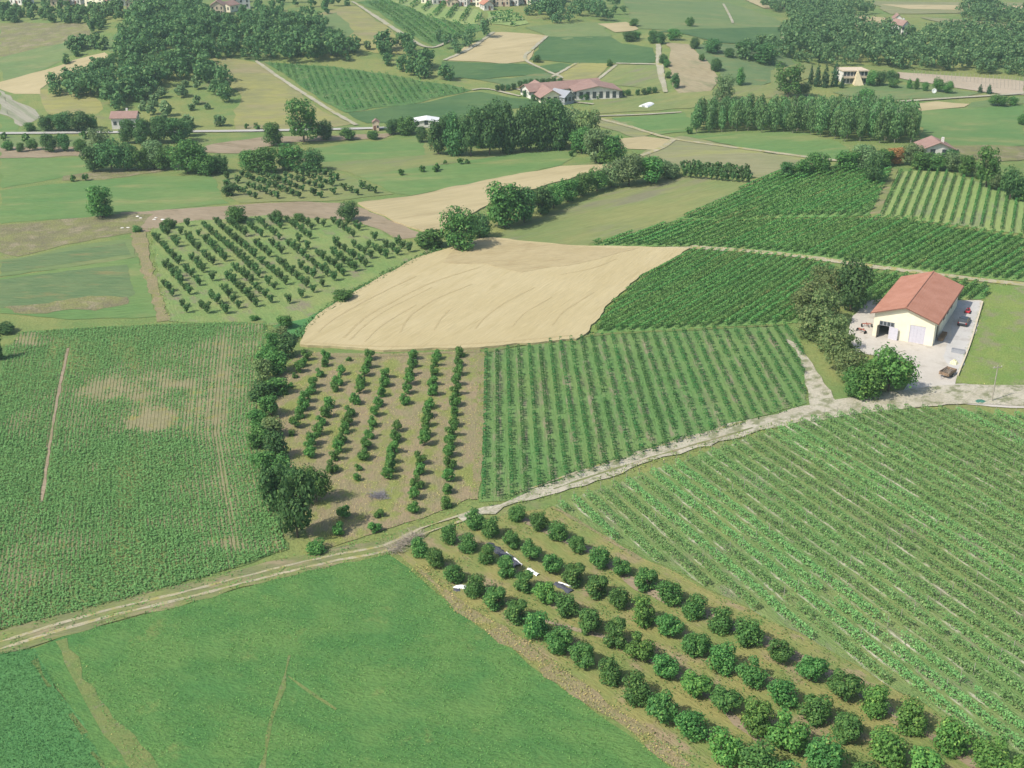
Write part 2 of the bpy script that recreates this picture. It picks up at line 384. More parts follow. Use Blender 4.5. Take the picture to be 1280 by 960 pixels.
M_v3 = fmat('young_vine_grass', (.15, .265, .105), (.19, .285, .125), (.25, .28, .15), 22, 3, .4, A_V3, 6, .4, c3at=.62)
M_dkgreen = fmat('dark_maize', (.046, .115, .052), (.066, .14, .062), (.09, .16, .07), 22, 4, .7, R(12), 6, .5, c3at=.66)
M_bluegreen = fmat('young_maize', (.080, .155, .080), (.105, .175, .09), (.15, .175, .09), 12, 2, .5, R(2), 6, .5, c3at=.62)
M_midgreen = fmat('clover_field', (.095, .175, .080), (.125, .195, .092), (.16, .20, .105), 35, 6, .8, R(15), 6, .3, c3at=.62)
M_hillvine = fmat('hill_vineyard_ground', (.055, .145, .055), (.085, .175, .068), (.27, .29, .14), 20, 2.5, .9, R(-75), 2, .6, c3at=.66, fineamt=.5)
M_yelslope = fmat('dry_hill_grass', (.27, .27, .115), (.22, .255, .105), (.33, .29, .15), 18, 4, .8, R(8), 6, .5, c3at=.58, fineamt=.3)
M_greybeige = fmat('stubble_rows', (.40, .37, .28), (.36, .35, .25), None, 20, 3, .8, R(-52), 12, .3, rows=(5.5, .35, (.30, .31, .20), .3))
M_tanslope = fmat('bare_slope', (.36, .30, .175), (.41, .345, .21), (.27, .26, .14), 20, 4, .8, R(-50), 5, .4, c3at=.6)
M_newvine = fmat('newly_planted_soil', (.46, .38, .27), (.52, .43, .31), None, 20, 3, .7, bump=.2)
M_road = fmat('country_road', (.50, .48, .43), (.55, .53, .47), None, 20, 3, .6, bump=.05, fineamt=.1)

# ---- far left
field('scrub_field', [(0, 29), (60, 28), (112, 29), (116, 46), (85, 55), (50, 58), (10, 70), (0, 70)], M_scrub, 1, label='olive and straw coloured scrub slope at top left')
field('meadow_field', [(0, 73), (12, 69), (50, 58), (100, 51), (100, 63), (70, 80), (30, 95), (0, 102)], M_midgreen, 2, label='green meadow with thin hedges at top left')
field('fallow_field', [(0, 103), (75, 82), (130, 66), (136, 70), (110, 88), (60, 104), (50, 118), (20, 117), (0, 110)], M_wheatfar, 3, label='pinkish stubble strip climbing towards the wooded hill')
field('stubble_field', [(0, 111), (22, 124), (52, 147), (28, 158), (0, 142)], M_greybeige, 3)
field('meadow_field', [(0, 143), (25, 158), (20, 165), (0, 165)], M_bright, 2)
field('hill_meadow', [(45, 112), (110, 110), (126, 126), (122, 142), (60, 148)], M_yelslope, 1)
field('hill_meadow', [(125, 60), (150, 35), (160, 20), (168, 30), (150, 62), (135, 66)], M_midgreen, 1)
field('verge_strip', [(0, 171), (120, 171), (118, 184), (0, 184)], M_midgreen, 2)
field('fallow_strip', [(0, 184), (104, 184), (108, 195), (0, 198)], M_soil, 3, label='bare soil strip behind a row of small roadside trees')
field('meadow_field', [(0, 198), (106, 197), (112, 213), (195, 212), (150, 216), (80, 222), (0, 236)], M_bright, 2, label='bright green meadow below the roadside trees')
field('fallow_patch', [(78, 220), (120, 213), (190, 210), (215, 212), (130, 225), (76, 226)], M_scrub, 3)
field('meadow_field', [(0, 238), (75, 229), (180, 220), (264, 219), (276, 238), (287, 255), (205, 262), (120, 270), (0, 280)], M_bright, 2, label='bright green meadow behind the lone round tree')
field('fallow_field', [(150, 266), (210, 262), (290, 257), (380, 252), (425, 254), (458, 262), (528, 294), (502, 299), (440, 276), (350, 270), (290, 275), (205, 288), (165, 292)], M_soil, 3, label='brown bare soil strip above the orchard')
field('scrub_field', [(0, 281), (90, 273), (160, 267), (190, 268), (168, 291), (80, 306), (22, 321), (0, 314)], M_scrub, 3, label='dry brown scrub with white flowers')
field('meadow_field', [(20, 323), (90, 308), (163, 299), (171, 322), (100, 332), (0, 346), (0, 326)], M_midgreen, 3)
field('maize_plot', [(0, 327), (60, 318), (155, 303), (163, 318), (80, 330), (0, 341)], M_bluegreen, 4)
field('meadow_field', [(0, 348), (90, 334), (173, 322), (184, 352), (196, 396), (90, 400), (0, 392)], M_bright, 4)
field('maize_plot', [(0, 350), (60, 342), (160, 331), (167, 368), (150, 378), (40, 384), (0, 386)], M_bluegreen, 5, label='blue green crop plot with a bare brown edge')
field('bare_patch', [(4, 384), (60, 378), (110, 372), (163, 371), (160, 380), (120, 388), (30, 392)], M_scrub, 6, jit=1.2)
strip('dry_path', [(172, 290), (178, 315), (188, 350), (199, 378), (204, 402)], [3.4, 3.0, 2.6, 2.3, 2.3], M_drygr, 6, jit=.7, label='strip of dry trodden grass beside the blue green plots')
field('orchard_grass', [(188, 287), (240, 277), (330, 270), (440, 276), (500, 300), (552, 312), (500, 336), (440, 364), (380, 402), (330, 408), (210, 402), (196, 340)], M_orgrass, 4, key='ORG', label='grass floor of the orchard with small vase shaped trees')
field('lush_verge', [(552, 312), (560, 316), (470, 352), (400, 396), (378, 420), (360, 425), (340, 408), (385, 398), (440, 364), (500, 334)], M_lush, 5)
# ---- wheat and its neighbours
field('wheat_field', [(376, 433), (383, 412), (398, 394), (442, 367), (522, 324), (566, 311), (600, 301), (614, 299), (662, 304), (722, 309), (862, 312), (850, 320), (800, 347), (757, 386), (736, 416), (720, 426), (600, 437), (480, 440)], M_wheat, 3, .45, key='WHEAT', label='large ripe golden wheat field in the middle')
field('meadow_field', [(612, 297), (648, 282), (710, 257), (770, 236), (850, 221), (952, 225), (906, 250), (850, 276), (738, 304), (736, 309), (664, 303)], M_olive, 2, label='olive mown meadow behind the wheat')
field('wheat_field', [(448, 255), (520, 245), (600, 228), (700, 209), (766, 206), (772, 214), (722, 222), (650, 242), (600, 262), (565, 285), (528, 292), (458, 262)], M_wheatfar, 4, .3, label='pale tan wheat field behind the line of dark trees')
field('meadow_field', [(447, 220), (560, 205), (640, 193), (690, 189), (722, 191), (702, 207), (600, 228), (512, 245), (490, 241)], M_bright, 3, label='vivid green meadow below the dark grove')
field('meadow_field', [(330, 200), (400, 184), (535, 178), (560, 196), (700, 184), (690, 189), (560, 205), (447, 220), (400, 206)], M_olive, 2)
field('meadow_field', [(395, 186), (450, 178), (525, 174), (532, 194), (440, 201), (400, 203)], M_bright, 3)
field('fallow_strip', [(240, 190), (268, 180), (330, 171), (420, 170), (500, 166), (480, 173), (360, 178), (300, 192)], M_soil, 3)
field('orchard_soil', [(270, 222), (330, 212), (420, 216), (455, 228), (492, 243), (420, 251), (300, 254), (284, 245)], M_olive, 4, label='straw floor of the far orchard')
def wheat_line(px, wd, m=None): sheet('tramline', strip_poly(px, wd, 0, .12), m or M_tram, 4, .45)
M_tram = fmat('flattened_wheat', (.50, .405, .21), (.53, .435, .235), (.47, .375, .19), 4, .8, .25, None, 1, .6)
field('wheat_field', [(567, 312), (614, 300), (662, 305), (722, 310), (800, 313), (762, 322), (720, 332), (690, 337), (650, 344), (606, 333), (556, 331)], M_wheat2, 5, .45, jit=.8, label='darker lodged corner of the wheat field')
for L_, w_ in (([(430, 425), (455, 401), (480, 386), (535, 358), (600, 336)], .5), ([(437, 428), (462, 405), (488, 388), (540, 362)], .3), ([(500, 419), (508, 404), (520, 392), (548, 375), (590, 358)], .4), ([(542, 416), (550, 403), (562, 390)], .4), ([(594, 414), (606, 400), (630, 382), (668, 362)], .35), ([(640, 412), (655, 395), (690, 374)], .3), ([(690, 410), (705, 392), (742, 368)], .3), ([(398, 418), (420, 400), (470, 372), (520, 348)], .35), ([(456, 430), (480, 408), (520, 384)], .25), ([(380, 431), (480, 436), (600, 432), (715, 422)], .5), ([(700, 346), (740, 338), (770, 326)], .4)): wheat_line(L_, w_)
# ---- hill, left centre
field('hill_meadow', [(254, 75), (282, 71), (322, 77), (350, 100), (384, 126), (442, 155), (400, 161), (300, 163), (297, 150), (299, 120), (272, 96)], M_yelslope, 2, label='yellow dry grass slope beside the wooded hill')
field('vineyard_ground', [(330, 78), (400, 82), (480, 92), (560, 107), (592, 114), (520, 128), (434, 141), (390, 118), (350, 92)], M_hillvine, 3, label='dark speckled hillside vineyard')
field('maize_field', [(436, 142), (520, 129), (600, 115), (640, 122), (690, 128), (560, 150), (462, 154)], M_dkgreen, 3, label='dark green maize strip below the hillside vineyard')
field('vineyard_ground', [(446, 3), (482, 0), (545, 14), (612, 36), (560, 50), (545, 58), (522, 50)], M_hillvine, 3, label='dark vineyard high on the slope below the village')
field('vineyard_ground', [(484, 1), (530, 1), (598, 13), (608, 30), (580, 31), (540, 22)], M_v3, 4)
field('vineyard_ground', [(608, 15), (640, 14), (662, 30), (640, 34), (612, 30)], M_v3, 4)
field('hill_meadow', [(385, 22), (440, 6), (502, 50), (540, 72), (470, 66), (430, 56)], M_yelslope, 2)
field('hill_meadow', [(388, 22), (420, 16), (445, 40), (430, 54), (395, 40)], M_midgreen, 3)
field('wheat_field', [(614, 41), (650, 42), (684, 45), (668, 62), (660, 76), (630, 79), (556, 76)], M_wheatfar, 3, label='golden wheat field on the far slope')
field('clover_field', [(552, 78), (600, 78), (658, 80), (682, 92), (600, 101), (560, 98)], M_dkgreen, 3)
field('clover_field', [(600, 101), (682, 92), (702, 98), (690, 104), (640, 108)], M_bluegreen, 3)
field('clover_field', [(655, 34), (740, 28), (752, 30), (764, 44), (760, 58), (684, 46)], M_midgreen, 3)
field('maize_field', [(684, 46), (762, 46), (778, 55), (818, 60), (818, 79), (740, 80), (662, 75)], M_dkgreen, 3)
field('hay_field', [(690, 100), (704, 88), (722, 79), (768, 80), (742, 104)], M_yelslope, 3)
field('hay_field', [(746, 104), (774, 82), (822, 82), (832, 116), (790, 108)], M_olive, 3)
field('maize_field', [(672, 84), (700, 80), (714, 81), (695, 90), (684, 90)], M_dkgreen, 4)
field('stubble_field', [(746, 30), (784, 28), (800, 37), (792, 40), (768, 41)], M_wheatfar, 4)
field('clover_field', [(780, 0), (912, 4), (980, 28), (975, 34), (840, 38), (800, 36), (786, 27)], M_midgreen, 2)
field('maize_field', [(812, 40), (880, 36), (978, 34), (978, 58), (900, 54), (850, 42)], M_dkgreen, 3)
field('clover_field', [(880, 56), (980, 60), (1000, 84), (962, 104), (905, 118), (896, 92), (862, 56)], M_bluegreen, 3)
field('bare_slope', [(833, 54), (860, 56), (880, 75), (896, 96), (890, 116), (846, 117), (836, 95)], M_tanslope, 4, label='bare tan slope with a few shrubs')
field('meadow_field', [(742, 122), (830, 117), (900, 112), (962, 106), (986, 120), (862, 136), (742, 143)], M_olive, 3)
field('clover_field', [(766, 149), (856, 141), (872, 155), (862, 166), (822, 169)], M_bright, 3)
field('hay_field', [(736, 150), (764, 149), (818, 168), (800, 173), (770, 165)], M_pale, 3)
field('stubble_field', [(772, 174), (806, 171), (838, 175), (822, 188), (772, 186)], M_wheatfar, 4)
field('hay_field', [(795, 196), (826, 178), (852, 170), (902, 180), (962, 192), (1052, 200), (975, 214), (952, 224), (850, 210)], M_pale, 3, label='large pale hay field below the poplars')
field('meadow_field', [(850, 170), (1000, 165), (1050, 178), (1064, 190), (1044, 200), (962, 191), (902, 180)], M_bright, 4)
# ---- far right
field('meadow_field', [(1118, 140), (1280, 131), (1280, 182), (1200, 186), (1148, 182), (1152, 160)], M_bright, 2, label='flat light green meadow right of the poplars')
field('stubble_field', [(1122, 131), (1170, 127), (1216, 131), (1208, 135), (1140, 140)], M_wheatfar, 3)
field('clover_field', [(1216, 129), (1280, 121), (1280, 130), (1210, 135)], M_midgreen, 3)
field('planted_soil', [(1122, 91), (1200, 96), (1280, 102), (1280, 119), (1232, 116), (1180, 109), (1122, 98)], M_newvine, 3, label='pale newly planted strip with stakes')
field('clover_field', [(1090, 102), (1180, 110), (1232, 117), (1200, 122), (1100, 126), (1040, 116)], M_midgreen, 2)
field('stubble_field', [(1142, 184), (1240, 182), (1280, 184), (1280, 200), (1240, 203), (1200, 196)], M_scrub, 3)
field('stubble_field', [(1088, 2), (1280, 4), (1280, 22), (1190, 17), (1110, 18)], M_pale, 2)
field('stubble_field', [(1100, 6), (1280, 8), (1280, 14), (1140, 12)], M_wheatfar, 3)
field('stubble_field', [(1150, 22), (1215, 26), (1280, 34), (1280, 39), (1190, 34)], M_pale, 3)
field('bare_patch', [(1068, 19), (1106, 23), (1100, 35), (1068, 34)], M_wheatfar, 4)
field('stubble_field', [(930, 0), (990, 1), (985, 12), (955, 11)], M_wheatfar, 4)
field('meadow_field', [(960, 88), (1012, 78), (1020, 92), (985, 118), (962, 108)], M_olive, 4)
# ---- vineyards, right
P1 = [(846, 274), (905, 250), (952, 225), (978, 215), (1082, 209), (1116, 214), (1088, 271), (1000, 272), (900, 277)]
P2 = [(734, 308), (846, 279), (1000, 275), (1092, 273), (1135, 275), (1180, 283), (1280, 298), (1280, 352), (1240, 350), (1100, 333), (985, 317), (862, 309)]
P3 = [(1097, 272), (1122, 215), (1150, 214), (1182, 216), (1235, 232), (1280, 250), (1280, 294), (1180, 280)]
P4 = [(741, 417), (760, 386), (803, 348), (868, 314), (930, 317), (1000, 324), (1044, 333), (1030, 360), (1000, 404), (930, 408)]
P4b = [(1046, 338), (1110, 343), (1230, 356), (1240, 360), (1232, 373), (1180, 380), (1070, 384)]
P5 = [(597, 628), (604, 441), (660, 432), (738, 420), (880, 411), (985, 406), (1004, 434), (1008, 504), (942, 524), (850, 559), (722, 600), (640, 626)]
P6 = [(692, 632), (850, 577), (940, 546), (1010, 524), (1100, 510), (1180, 512), (1280, 521), (1400, 560), (1420, 1010), (1280, 960), (1190, 902), (1000, 792), (862, 724), (760, 672)]
field('vineyard_ground', P1, M_v124, 3, key='V1'); field('vineyard_ground', P2, M_v124, 3, key='V2'); field('vineyard_ground', P3, M_v3, 3, key='V3')
field('vineyard_ground', P4, M_v124, 3, key='V4'); field('vineyard_ground', P4b, M_v124, 3, key='V4b')
field('vineyard_ground', P5, M_v5, 3, key='V5', label='green strips of the young vineyard'); field('vineyard_ground', P6, M_v6, 3, key='V6', label='chalky grass alleys of the large vineyard')
strip('farm_track', [(862, 309), (985, 319), (1100, 335), (1240, 352), (1300, 358)], 2.4, M_rut, 5, jit=.3)
strip('farm_track', [(1090, 276), (1104, 245), (1119, 212)], [2.5, 2.2, 1.8], M_verge, 5)
# ---- lawn and yard of the barn
field('lawn', [(1238, 356), (1290, 358), (1300, 482), (1240, 481), (1194, 479), (1212, 432), (1230, 379)], M_lawn, 4, key='LAWN', label='sunlit lawn right of the barn')
field('gravel_yard', [(1058, 418), (1066, 395), (1086, 376), (1120, 372), (1195, 376), (1226, 376), (1229, 380), (1213, 430), (1196, 470), (1194, 481), (1240, 483), (1300, 484), (1300, 512), (1200, 505), (1120, 497), (1136, 480), (1140, 452), (1100, 447), (1070, 440)], M_gravel, 5, label='pale gravel yard round the barn')
field('concrete_apron', [(1194, 377), (1226, 378), (1212, 432), (1197, 470), (1180, 446), (1187, 420)], M_conc, 6)
# ---- soya, mid orchard, hazel orchard, meadow
PSOY = [(-60, 800), (-60, 440), (14, 432), (26, 416), (100, 411), (200, 406), (330, 402), (345, 430), (322, 478), (318, 540), (336, 606), (360, 686), (300, 708), (200, 738), (100, 764), (0, 788)]
field('soya_soil', PSOY, M_soy, 3, key='SOY', label='patchy ground under the rows of low crop')
PMID = [(338, 500), (352, 464), (378, 441), (480, 443), (598, 439), (601, 540), (596, 622), (550, 640), (482, 662), (395, 690), (378, 650), (345, 560)]
field('orchard_straw', PMID, M_orchfloor, 4, key='MID', label='brown straw floor of the orchard beside the hedge')
PHZ = [(495, 690), (545, 666), (605, 649), (690, 634), (760, 674), (862, 726), (1000, 794), (1190, 904), (1310, 975), (1330, 1030), (950, 1030), (840, 955), (750, 885), (640, 800), (560, 740), (510, 704)]
field('hazel_floor', PHZ, M_hzfloor, 4, key='HZ', label='grass and bare earth under the hazel bushes')
PMEAD = [(100, 790), (300, 738), (400, 710), (482, 692), (512, 712), (562, 755), (640, 815), (700, 860), (780, 915), (845, 962), (950, 1040), (220, 1040), (150, 930), (105, 850)]
field('meadow', PMEAD, M_meadow, 5, key='MEAD', label='smooth bright green meadow in front')
PLUSH = [(-40, 823), (40, 812), (70, 860), (105, 915), (140, 975), (160, 1040), (-60, 1040)]
field('clover_plot', PLUSH, M_lush, 5, key='LUSH', label='lush leafy green plot in the near corner')
field('grass_strip', [(40, 812), (100, 790), (110, 850), (160, 935), (230, 1040), (155, 1040), (135, 965), (100, 908), (66, 856)], M_meadow, 4)
strip('worn_trail', [(78, 800), (100, 850), (128, 890), (175, 950), (215, 1010)], [.9, 1.2, 2.0, 2.4, 2.4], M_trail, 7, jit=.6)
strip('bare_edge', [(42, 826), (62, 860)], [.5, .5], M_trail, 7, jit=.3); strip('bare_edge', [(88, 893), (106, 918)], [.5, .6], M_trail, 7, jit=.3); strip('bare_edge', [(117, 940), (135, 970)], [.4, .4], M_trail, 7, jit=.3)
strip('worn_trail', [(361, 820), (353, 860), (340, 900), (328, 960), (322, 1000)], [.25, .4, .5, .5, .6], M_trail, 7, jit=.25)
strip('worn_trail', [(360, 846), (390, 868), (420, 888)], [.25, .35, .25], M_trail, 7, jit=.15)
strip('dry_edge', [(512, 712), (562, 755), (640, 812), (700, 856), (780, 910), (850, 965)], [.9, 1.6, 2.3, 2.1, 2.2, 1.8], M_drygr, 7, off=.9, jit=.7, label='dry straw strip between meadow and hazel bushes')
strip('bare_strip', [(652, 650), (740, 690), (800, 735), (900, 775), (1010, 830), (1130, 900), (1220, 960)], [1.2, 1.5, 1.4, 1.6, 1.5, 1.4, 1.4], M_soil, 7, jit=.5, label='bare earth strip between two rows of hazel bushes')
strip('bare_strip', [(650, 770), (760, 800), (870, 860), (960, 935)], [.4, .8, .9, 1.0], M_soil, 7, jit=.5)
strip('bare_strip', [(690, 634), (750, 668), (800, 700)], [.5, .5, .3], M_drygr, 7, jit=.35)
# ---- crop marks in the soya field
strip('bare_line', [(52, 628), (62, 560), (70, 510), (78, 470), (86, 436)], [.5, .45, .45, .5, .5], M_soil, 6, jit=.2)
# ---- tracks
TRK = [(-40, 820), (0, 808), (100, 777), (200, 752), (300, 727), (400, 702), (482, 686), (530, 664), (600, 640), (660, 620), (720, 600), (840, 562), (940, 533), (1012, 517)]
strip('track_verge', TRK[:8], [5.0, 5.0, 5.0, 4.6, 4.6, 4.2, 3.2], M_verge, 6, off=.4, jit=.5, label='trodden grass verge of the dirt track')
strip('rut', TRK[:9], [.45, .5, .5, .45], M_rut, 8, off=-.75, jit=.2); strip('rut', TRK[:9], [.35, .4, .45, .4], M_rut, 8, off=.75, jit=.2)
strip('dirt_track', [(575, 650), (612, 638), (660, 621), (720, 600), (780, 581), (840, 562), (940, 533), (1014, 516)], [1.2, 2.4, 3.6, 4.0, 4.2, 4.2, 4.4, 5.0], M_track, 8, jit=.95, label='chalky dirt track between the two vineyards')
strip('rut', [(650, 622), (720, 597), (780, 578), (840, 559), (940, 530)], [.3, .4, .4, .35], M_rut, 9, off=1.2, jit=.3)
strip('track_crown', [(690, 611), (760, 588), (840, 564), (940, 535)], [.3, .4, .4, .3], M_verge, 9, off=-.3, jit=.25)
strip('dirt_road', [(1000, 520), (1060, 510), (1130, 500), (1200, 494), (1300, 496)], [5.5, 6.5, 7.5, 8.5, 9], M_track, 9, jit=.4, label='wide chalky road in front of the barn')
field('dirt_spur', [(980, 424), (996, 430), (1012, 452), (1030, 480), (1050, 508), (1012, 518), (1010, 490), (1002, 450)], M_track, 8, label='bare earth bank below the vineyard')
strip('dry_margin', [(604, 441), (602, 530), (596, 625)], [1.6, 1.5, 1.2], M_drygr, 7, off=-.2, jit=.3)
strip('dry_margin', [(378, 443), (480, 445), (600, 439)], [1.2, 1.2, 1.2], M_drygr, 7, jit=.3)
strip('dry_margin', [(604, 440), (738, 420), (985, 407)], [1.0, 1.0, 1.0], M_trail, 7, jit=.4)
strip('field_path', [(604, 302), (662, 305), (722, 310), (862, 311)], [1.6, 1.2, 1.0, 1.8], M_track, 8, jit=.25)
strip('grass_margin', [(742, 416), (762, 386), (806, 347), (866, 313)], [3.2, 2.6, 1.6, 1.0], M_lawn, 5, off=.8, jit=.3)
strip('country_road', [(-60, 168), (60, 167), (150, 166), (250, 165), (330, 164), (430, 162), (560, 158)], 3.2, M_road, 6, jit=.2, label='pale country road crossing the valley')
strip('farm_track', [(320, 77), (345, 95), (390, 124), (446, 157)], 1.8, M_trackfar, 6, jit=.3)
strip('farm_track', [(440, 3), (470, 22), (515, 51), (540, 60), (566, 50)], [1.5, 2, 3, 2.2, 1.5], M_trackfar, 6, jit=.3)
strip('farm_track', [(556, 76), (590, 60), (617, 41)], 1.8, M_trackfar, 6, jit=.3)
strip('farm_track', [(684, 46), (668, 60), (656, 74), (680, 88), (702, 98), (684, 99)], 1.6, M_trackfar, 6, jit=.3)
strip('farm_track', [(590, 113), (610, 112), (650, 121)], 1.6, M_trackfar, 6, jit=.3)
strip('farm_track', [(823, 56), (824, 80), (832, 116)], [2, 3, 2], M_trackfar, 6, jit=.3)
strip('farm_track', [(770, 80), (820, 81)], 1.5, M_trackfar, 6, jit=.3); strip('farm_track', [(770, 82), (742, 104)], 1.5, M_trackfar, 6, jit=.3)
strip('farm_track', [(720, 80), (690, 97)], 1.6, M_trackfar, 6, jit=.3)
strip('farm_track', [(742, 146), (800, 144), (852, 141)], 1.8, M_trackfar, 6, jit=.2)
strip('farm_track', [(742, 147), (790, 160), (840, 174), (910, 184), (1000, 196), (1060, 203)], 2.2, M_rut, 6, jit=.3)
strip('farm_track', [(842, 175), (826, 186), (800, 196)], 2.4, M_rut, 6, jit=.3)
strip('farm_track', [(1120, 128), (1180, 124), (1290, 117)], 2.4, M_trackfar, 6, jit=.2)
strip('farm_track', [(978, 38), (979, 62)], 1.5, M_trackfar, 6); strip('farm_track', [(904, 6), (916, 30)], 1.5, M_trackfar, 6)
strip('farm_track', [(1215, 34), (1290, 39)], 3, M_trackfar, 6)
strip('farm_track', [(640, 110), (690, 124), (742, 131)], 1.8, M_trackfar, 6, jit=.1)

# ------------------------------------------------------------------ foliage
G_hazel = leafmat('hazel_leaves', (.030, .098, .034), (.075, .178, .060), (.13, .24, .08))
G_mid = leafmat('orchard_leaves', (.030, .095, .028), (.078, .185, .055), (.13, .25, .08))
G_fruit = leafmat('fruit_leaves', (.026, .072, .030), (.064, .132, .054), (.10, .19, .075))
G_dark = leafmat('dark_leaves', (.024, .074, .032), (.058, .132, .054), (.095, .18, .07))
G_green = leafmat('green_leaves', (.028, .088, .030), (.070, .165, .052), (.12, .23, .08))
G_bright = leafmat('bright_leaves', (.036, .105, .032), (.082, .185, .056), (.13, .25, .08))
G_grey = leafmat('grey_leaves', (.055, .108, .058), (.112, .178, .096), (.17, .23, .14))
G_olive = leafmat('olive_leaves', (.062, .108, .052), (.115, .170, .080), (.17, .20, .11))
G_pop = leafmat('poplar_leaves', (.045, .115, .052), (.095, .185, .085), (.13, .22, .11))
G_red = leafmat('red_leaves', (.16, .07, .045), (.24, .12, .07), (.20, .16, .08))
G_cyp = leafmat('cypress_leaves', (.016, .050, .030), (.035, .085, .045))
G_vine = leafmat('vine_leaves', (.034, .110, .036), (.078, .190, .060), (.11, .23, .08), transl=.12, var=.1)
G_vine3 = leafmat('hill_vine_leaves', (.030, .095, .032), (.060, .160, .055), (.10, .21, .08))
G_v5 = leafmat('young_vine_leaves', (.022, .080, .030), (.052, .145, .052), (.09, .19, .07))
G_v6 = leafmat('lower_vine_leaves', (.060, .150, .062), (.112, .220, .092), (.15, .23, .12), transl=.2)
G_soy = leafmat('soya_leaves', (.055, .128, .050), (.072, .156, .060), transl=.15)
M_furrow = fmat('furrow_soil', (.27, .26, .125), (.33, .295, .155), (.19, .215, .09), 6, 1.2, .3, None, 1, .3, c3at=.6)
G_grass = leafmat('grass_blades', (.050, .145, .045), (.085, .175, .060), (.12, .20, .08), transl=.2)
G_lush = leafmat('clover_leaves', (.036, .112, .042), (.052, .138, .052), transl=.15)
G_weed = leafmat('dry_stalks', (.30, .26, .13), (.17, .23, .085), (.42, .35, .2), transl=.2)
B_bark = mat('bark', (.12, .095, .07), .9, .3, 6, .1, bump=.4); B_pale = mat('pale_bark', (.30, .28, .22), .9, .25, 6, .1)
W_post = mat('weathered_post', (.34, .31, .25), .9, .2, 8, .1)

def sph(rng, n):
    v = rng.normal(size=(n, 3)); return v / (np.linalg.norm(v, axis=1, keepdims=True) + 1e-9)
def crown_q(seed, n, shape='round', leaf=.07, lobes=9, z0=.12):
    """leaves of a crown that is 1 high and 1 wide: lobes with gaps between, leaves through each lobe's shell"""
    rng = np.random.default_rng(seed); C = []
    for i in range(lobes):
        t = (i + .5) / lobes; a = i * 2.4 + rng.uniform(-.5, .5)
        if shape == 'round':
            h = z0 + (1 - z0) * (.16 + .70 * rng.random()); e = math.sqrt(max(.05, 1 - ((h - (1 + z0) / 2) / ((1 - z0) / 2)) ** 2)); rr = .33 * e * math.sqrt(rng.random() * .9 + .1); r = rng.uniform(.11, .25)
        elif shape == 'vase':
            h = .32 + .55 * t; rr = (.06 + .32 * t) * math.sqrt(rng.random() * .8 + .2); r = rng.uniform(.13, .2)
        elif shape == 'tall':
            h = z0 + (1 - z0) * (.1 + .82 * t); rr = .26 * math.sin(math.pi * (.18 + .72 * t)) * math.sqrt(rng.random()); r = rng.uniform(.17, .26) * (1.1 - .45 * t)
        elif shape == 'cone':
            h = z0 + (1 - z0) * (.05 + .9 * t); rr = .12 * (1 - t); r = .06 + .36 * (1 - t) ** .7 * .8
        else:  # loose
            h = z0 + (1 - z0) * (.12 + .76 * rng.random()); rr = .36 * math.sqrt(rng.random()); r = rng.uniform(.11, .19)
        C.append((rr * math.cos(a), rr * math.sin(a), h, r))
    C = np.array(C); w8 = C[:, 3] ** 2; k = rng.choice(len(C), n, p=w8 / w8.sum()); D = sph(rng, n)
    rad = C[k, 3] * (1 - .35 * rng.random(n) ** 2 + (rng.random(n) < .16) * .30)
    P = C[k, :3] + D * rad[:, None] * np.array([1, 1, .85]); P[:, 2] = np.clip(P[:, 2], .02, 1.05)
    N = D + rng.normal(size=(n, 3)) * .38 + np.array([0, 0, .45]); S = leaf * rng.uniform(.55, 1.25, n)
    return leafquads(P, N, S, rng)
def trunk_mb(h=.5, r=.035, limbs=4, seed=1, lean=.28):
    rng = random.Random(seed); b = MB(); b.tube((0, 0, -.03), (0, 0, h * .55), r, r * .75, 6)
    for i in range(limbs):
        a = i * 6.283 / limbs + rng.random(); b.tube((0, 0, h * .5), (math.cos(a) * lean, math.sin(a) * lean, h * .8 + rng.random() * h * .5), r * .6, r * .22, 5)
    return b
def stems_mb(seed, n=7):
    rng = random.Random(seed); b = MB()
    for i in range(n):
        a = i * 6.283 / n + rng.random(); b.tube((math.cos(a) * .03, math.sin(a) * .03, -.02), (math.cos(a) * .26, math.sin(a) * .26, .45 + rng.random() * .25), .018, .008, 4)
    return b
PROTO = {}
def proto(key, nvar, crown, trunk, mcrown, mtrunk):
    L = []
    for i in range(nvar):
        cm = quads('crown_' + key, crown(i)); cm.materials.append(mcrown); tm = trunk(i).mesh('trunk_' + key); tm.materials.append(mtrunk); L.append((cm, tm))
    PROTO[key] = L
def multi(key, src, mcrown):
    L = []
    for cm, tm in PROTO[src]:
        c = cm.copy(); c.materials.clear(); c.materials.append(mcrown); L.append((c, tm))
    PROTO[key] = L
proto('hazel', 7, lambda i: crown_q(100 + i, 3000, 'round', .043, 12 + 3 * i, .03), lambda i: stems_mb(i), G_hazel, B_bark)
proto('mid', 5, lambda i: crown_q(200 + i, 1100, 'round', .065, 12, .04), lambda i: stems_mb(20 + i, 5), G_mid, B_bark)
proto('fruit', 6, lambda i: crown_q(300 + i, 560, 'vase', .072, 11), lambda i: trunk_mb(.55, .035, 5, i, .2), G_fruit, B_bark)
proto('broad', 7, lambda i: crown_q(400 + i, 3200, 'round', .037, 24, .06), lambda i: trunk_mb(.5, .03, 5, i), G_green, B_bark)
proto('loose', 5, lambda i: crown_q(500 + i, 2200, 'loose', .036, 26, .14), lambda i: trunk_mb(.6, .03, 6, i, .32), G_grey, B_bark)
proto('tall', 5, lambda i: crown_q(600 + i, 2200, 'tall', .042, 16, .08), lambda i: trunk_mb(.6, .028, 4, i, .2), G_green, B_bark)
proto('poplar', 6, lambda i: crown_q(700 + i, 900, 'tall', .052, 11, .22), lambda i: trunk_mb(.85, .020, 3, i, .12), G_pop, B_pale)
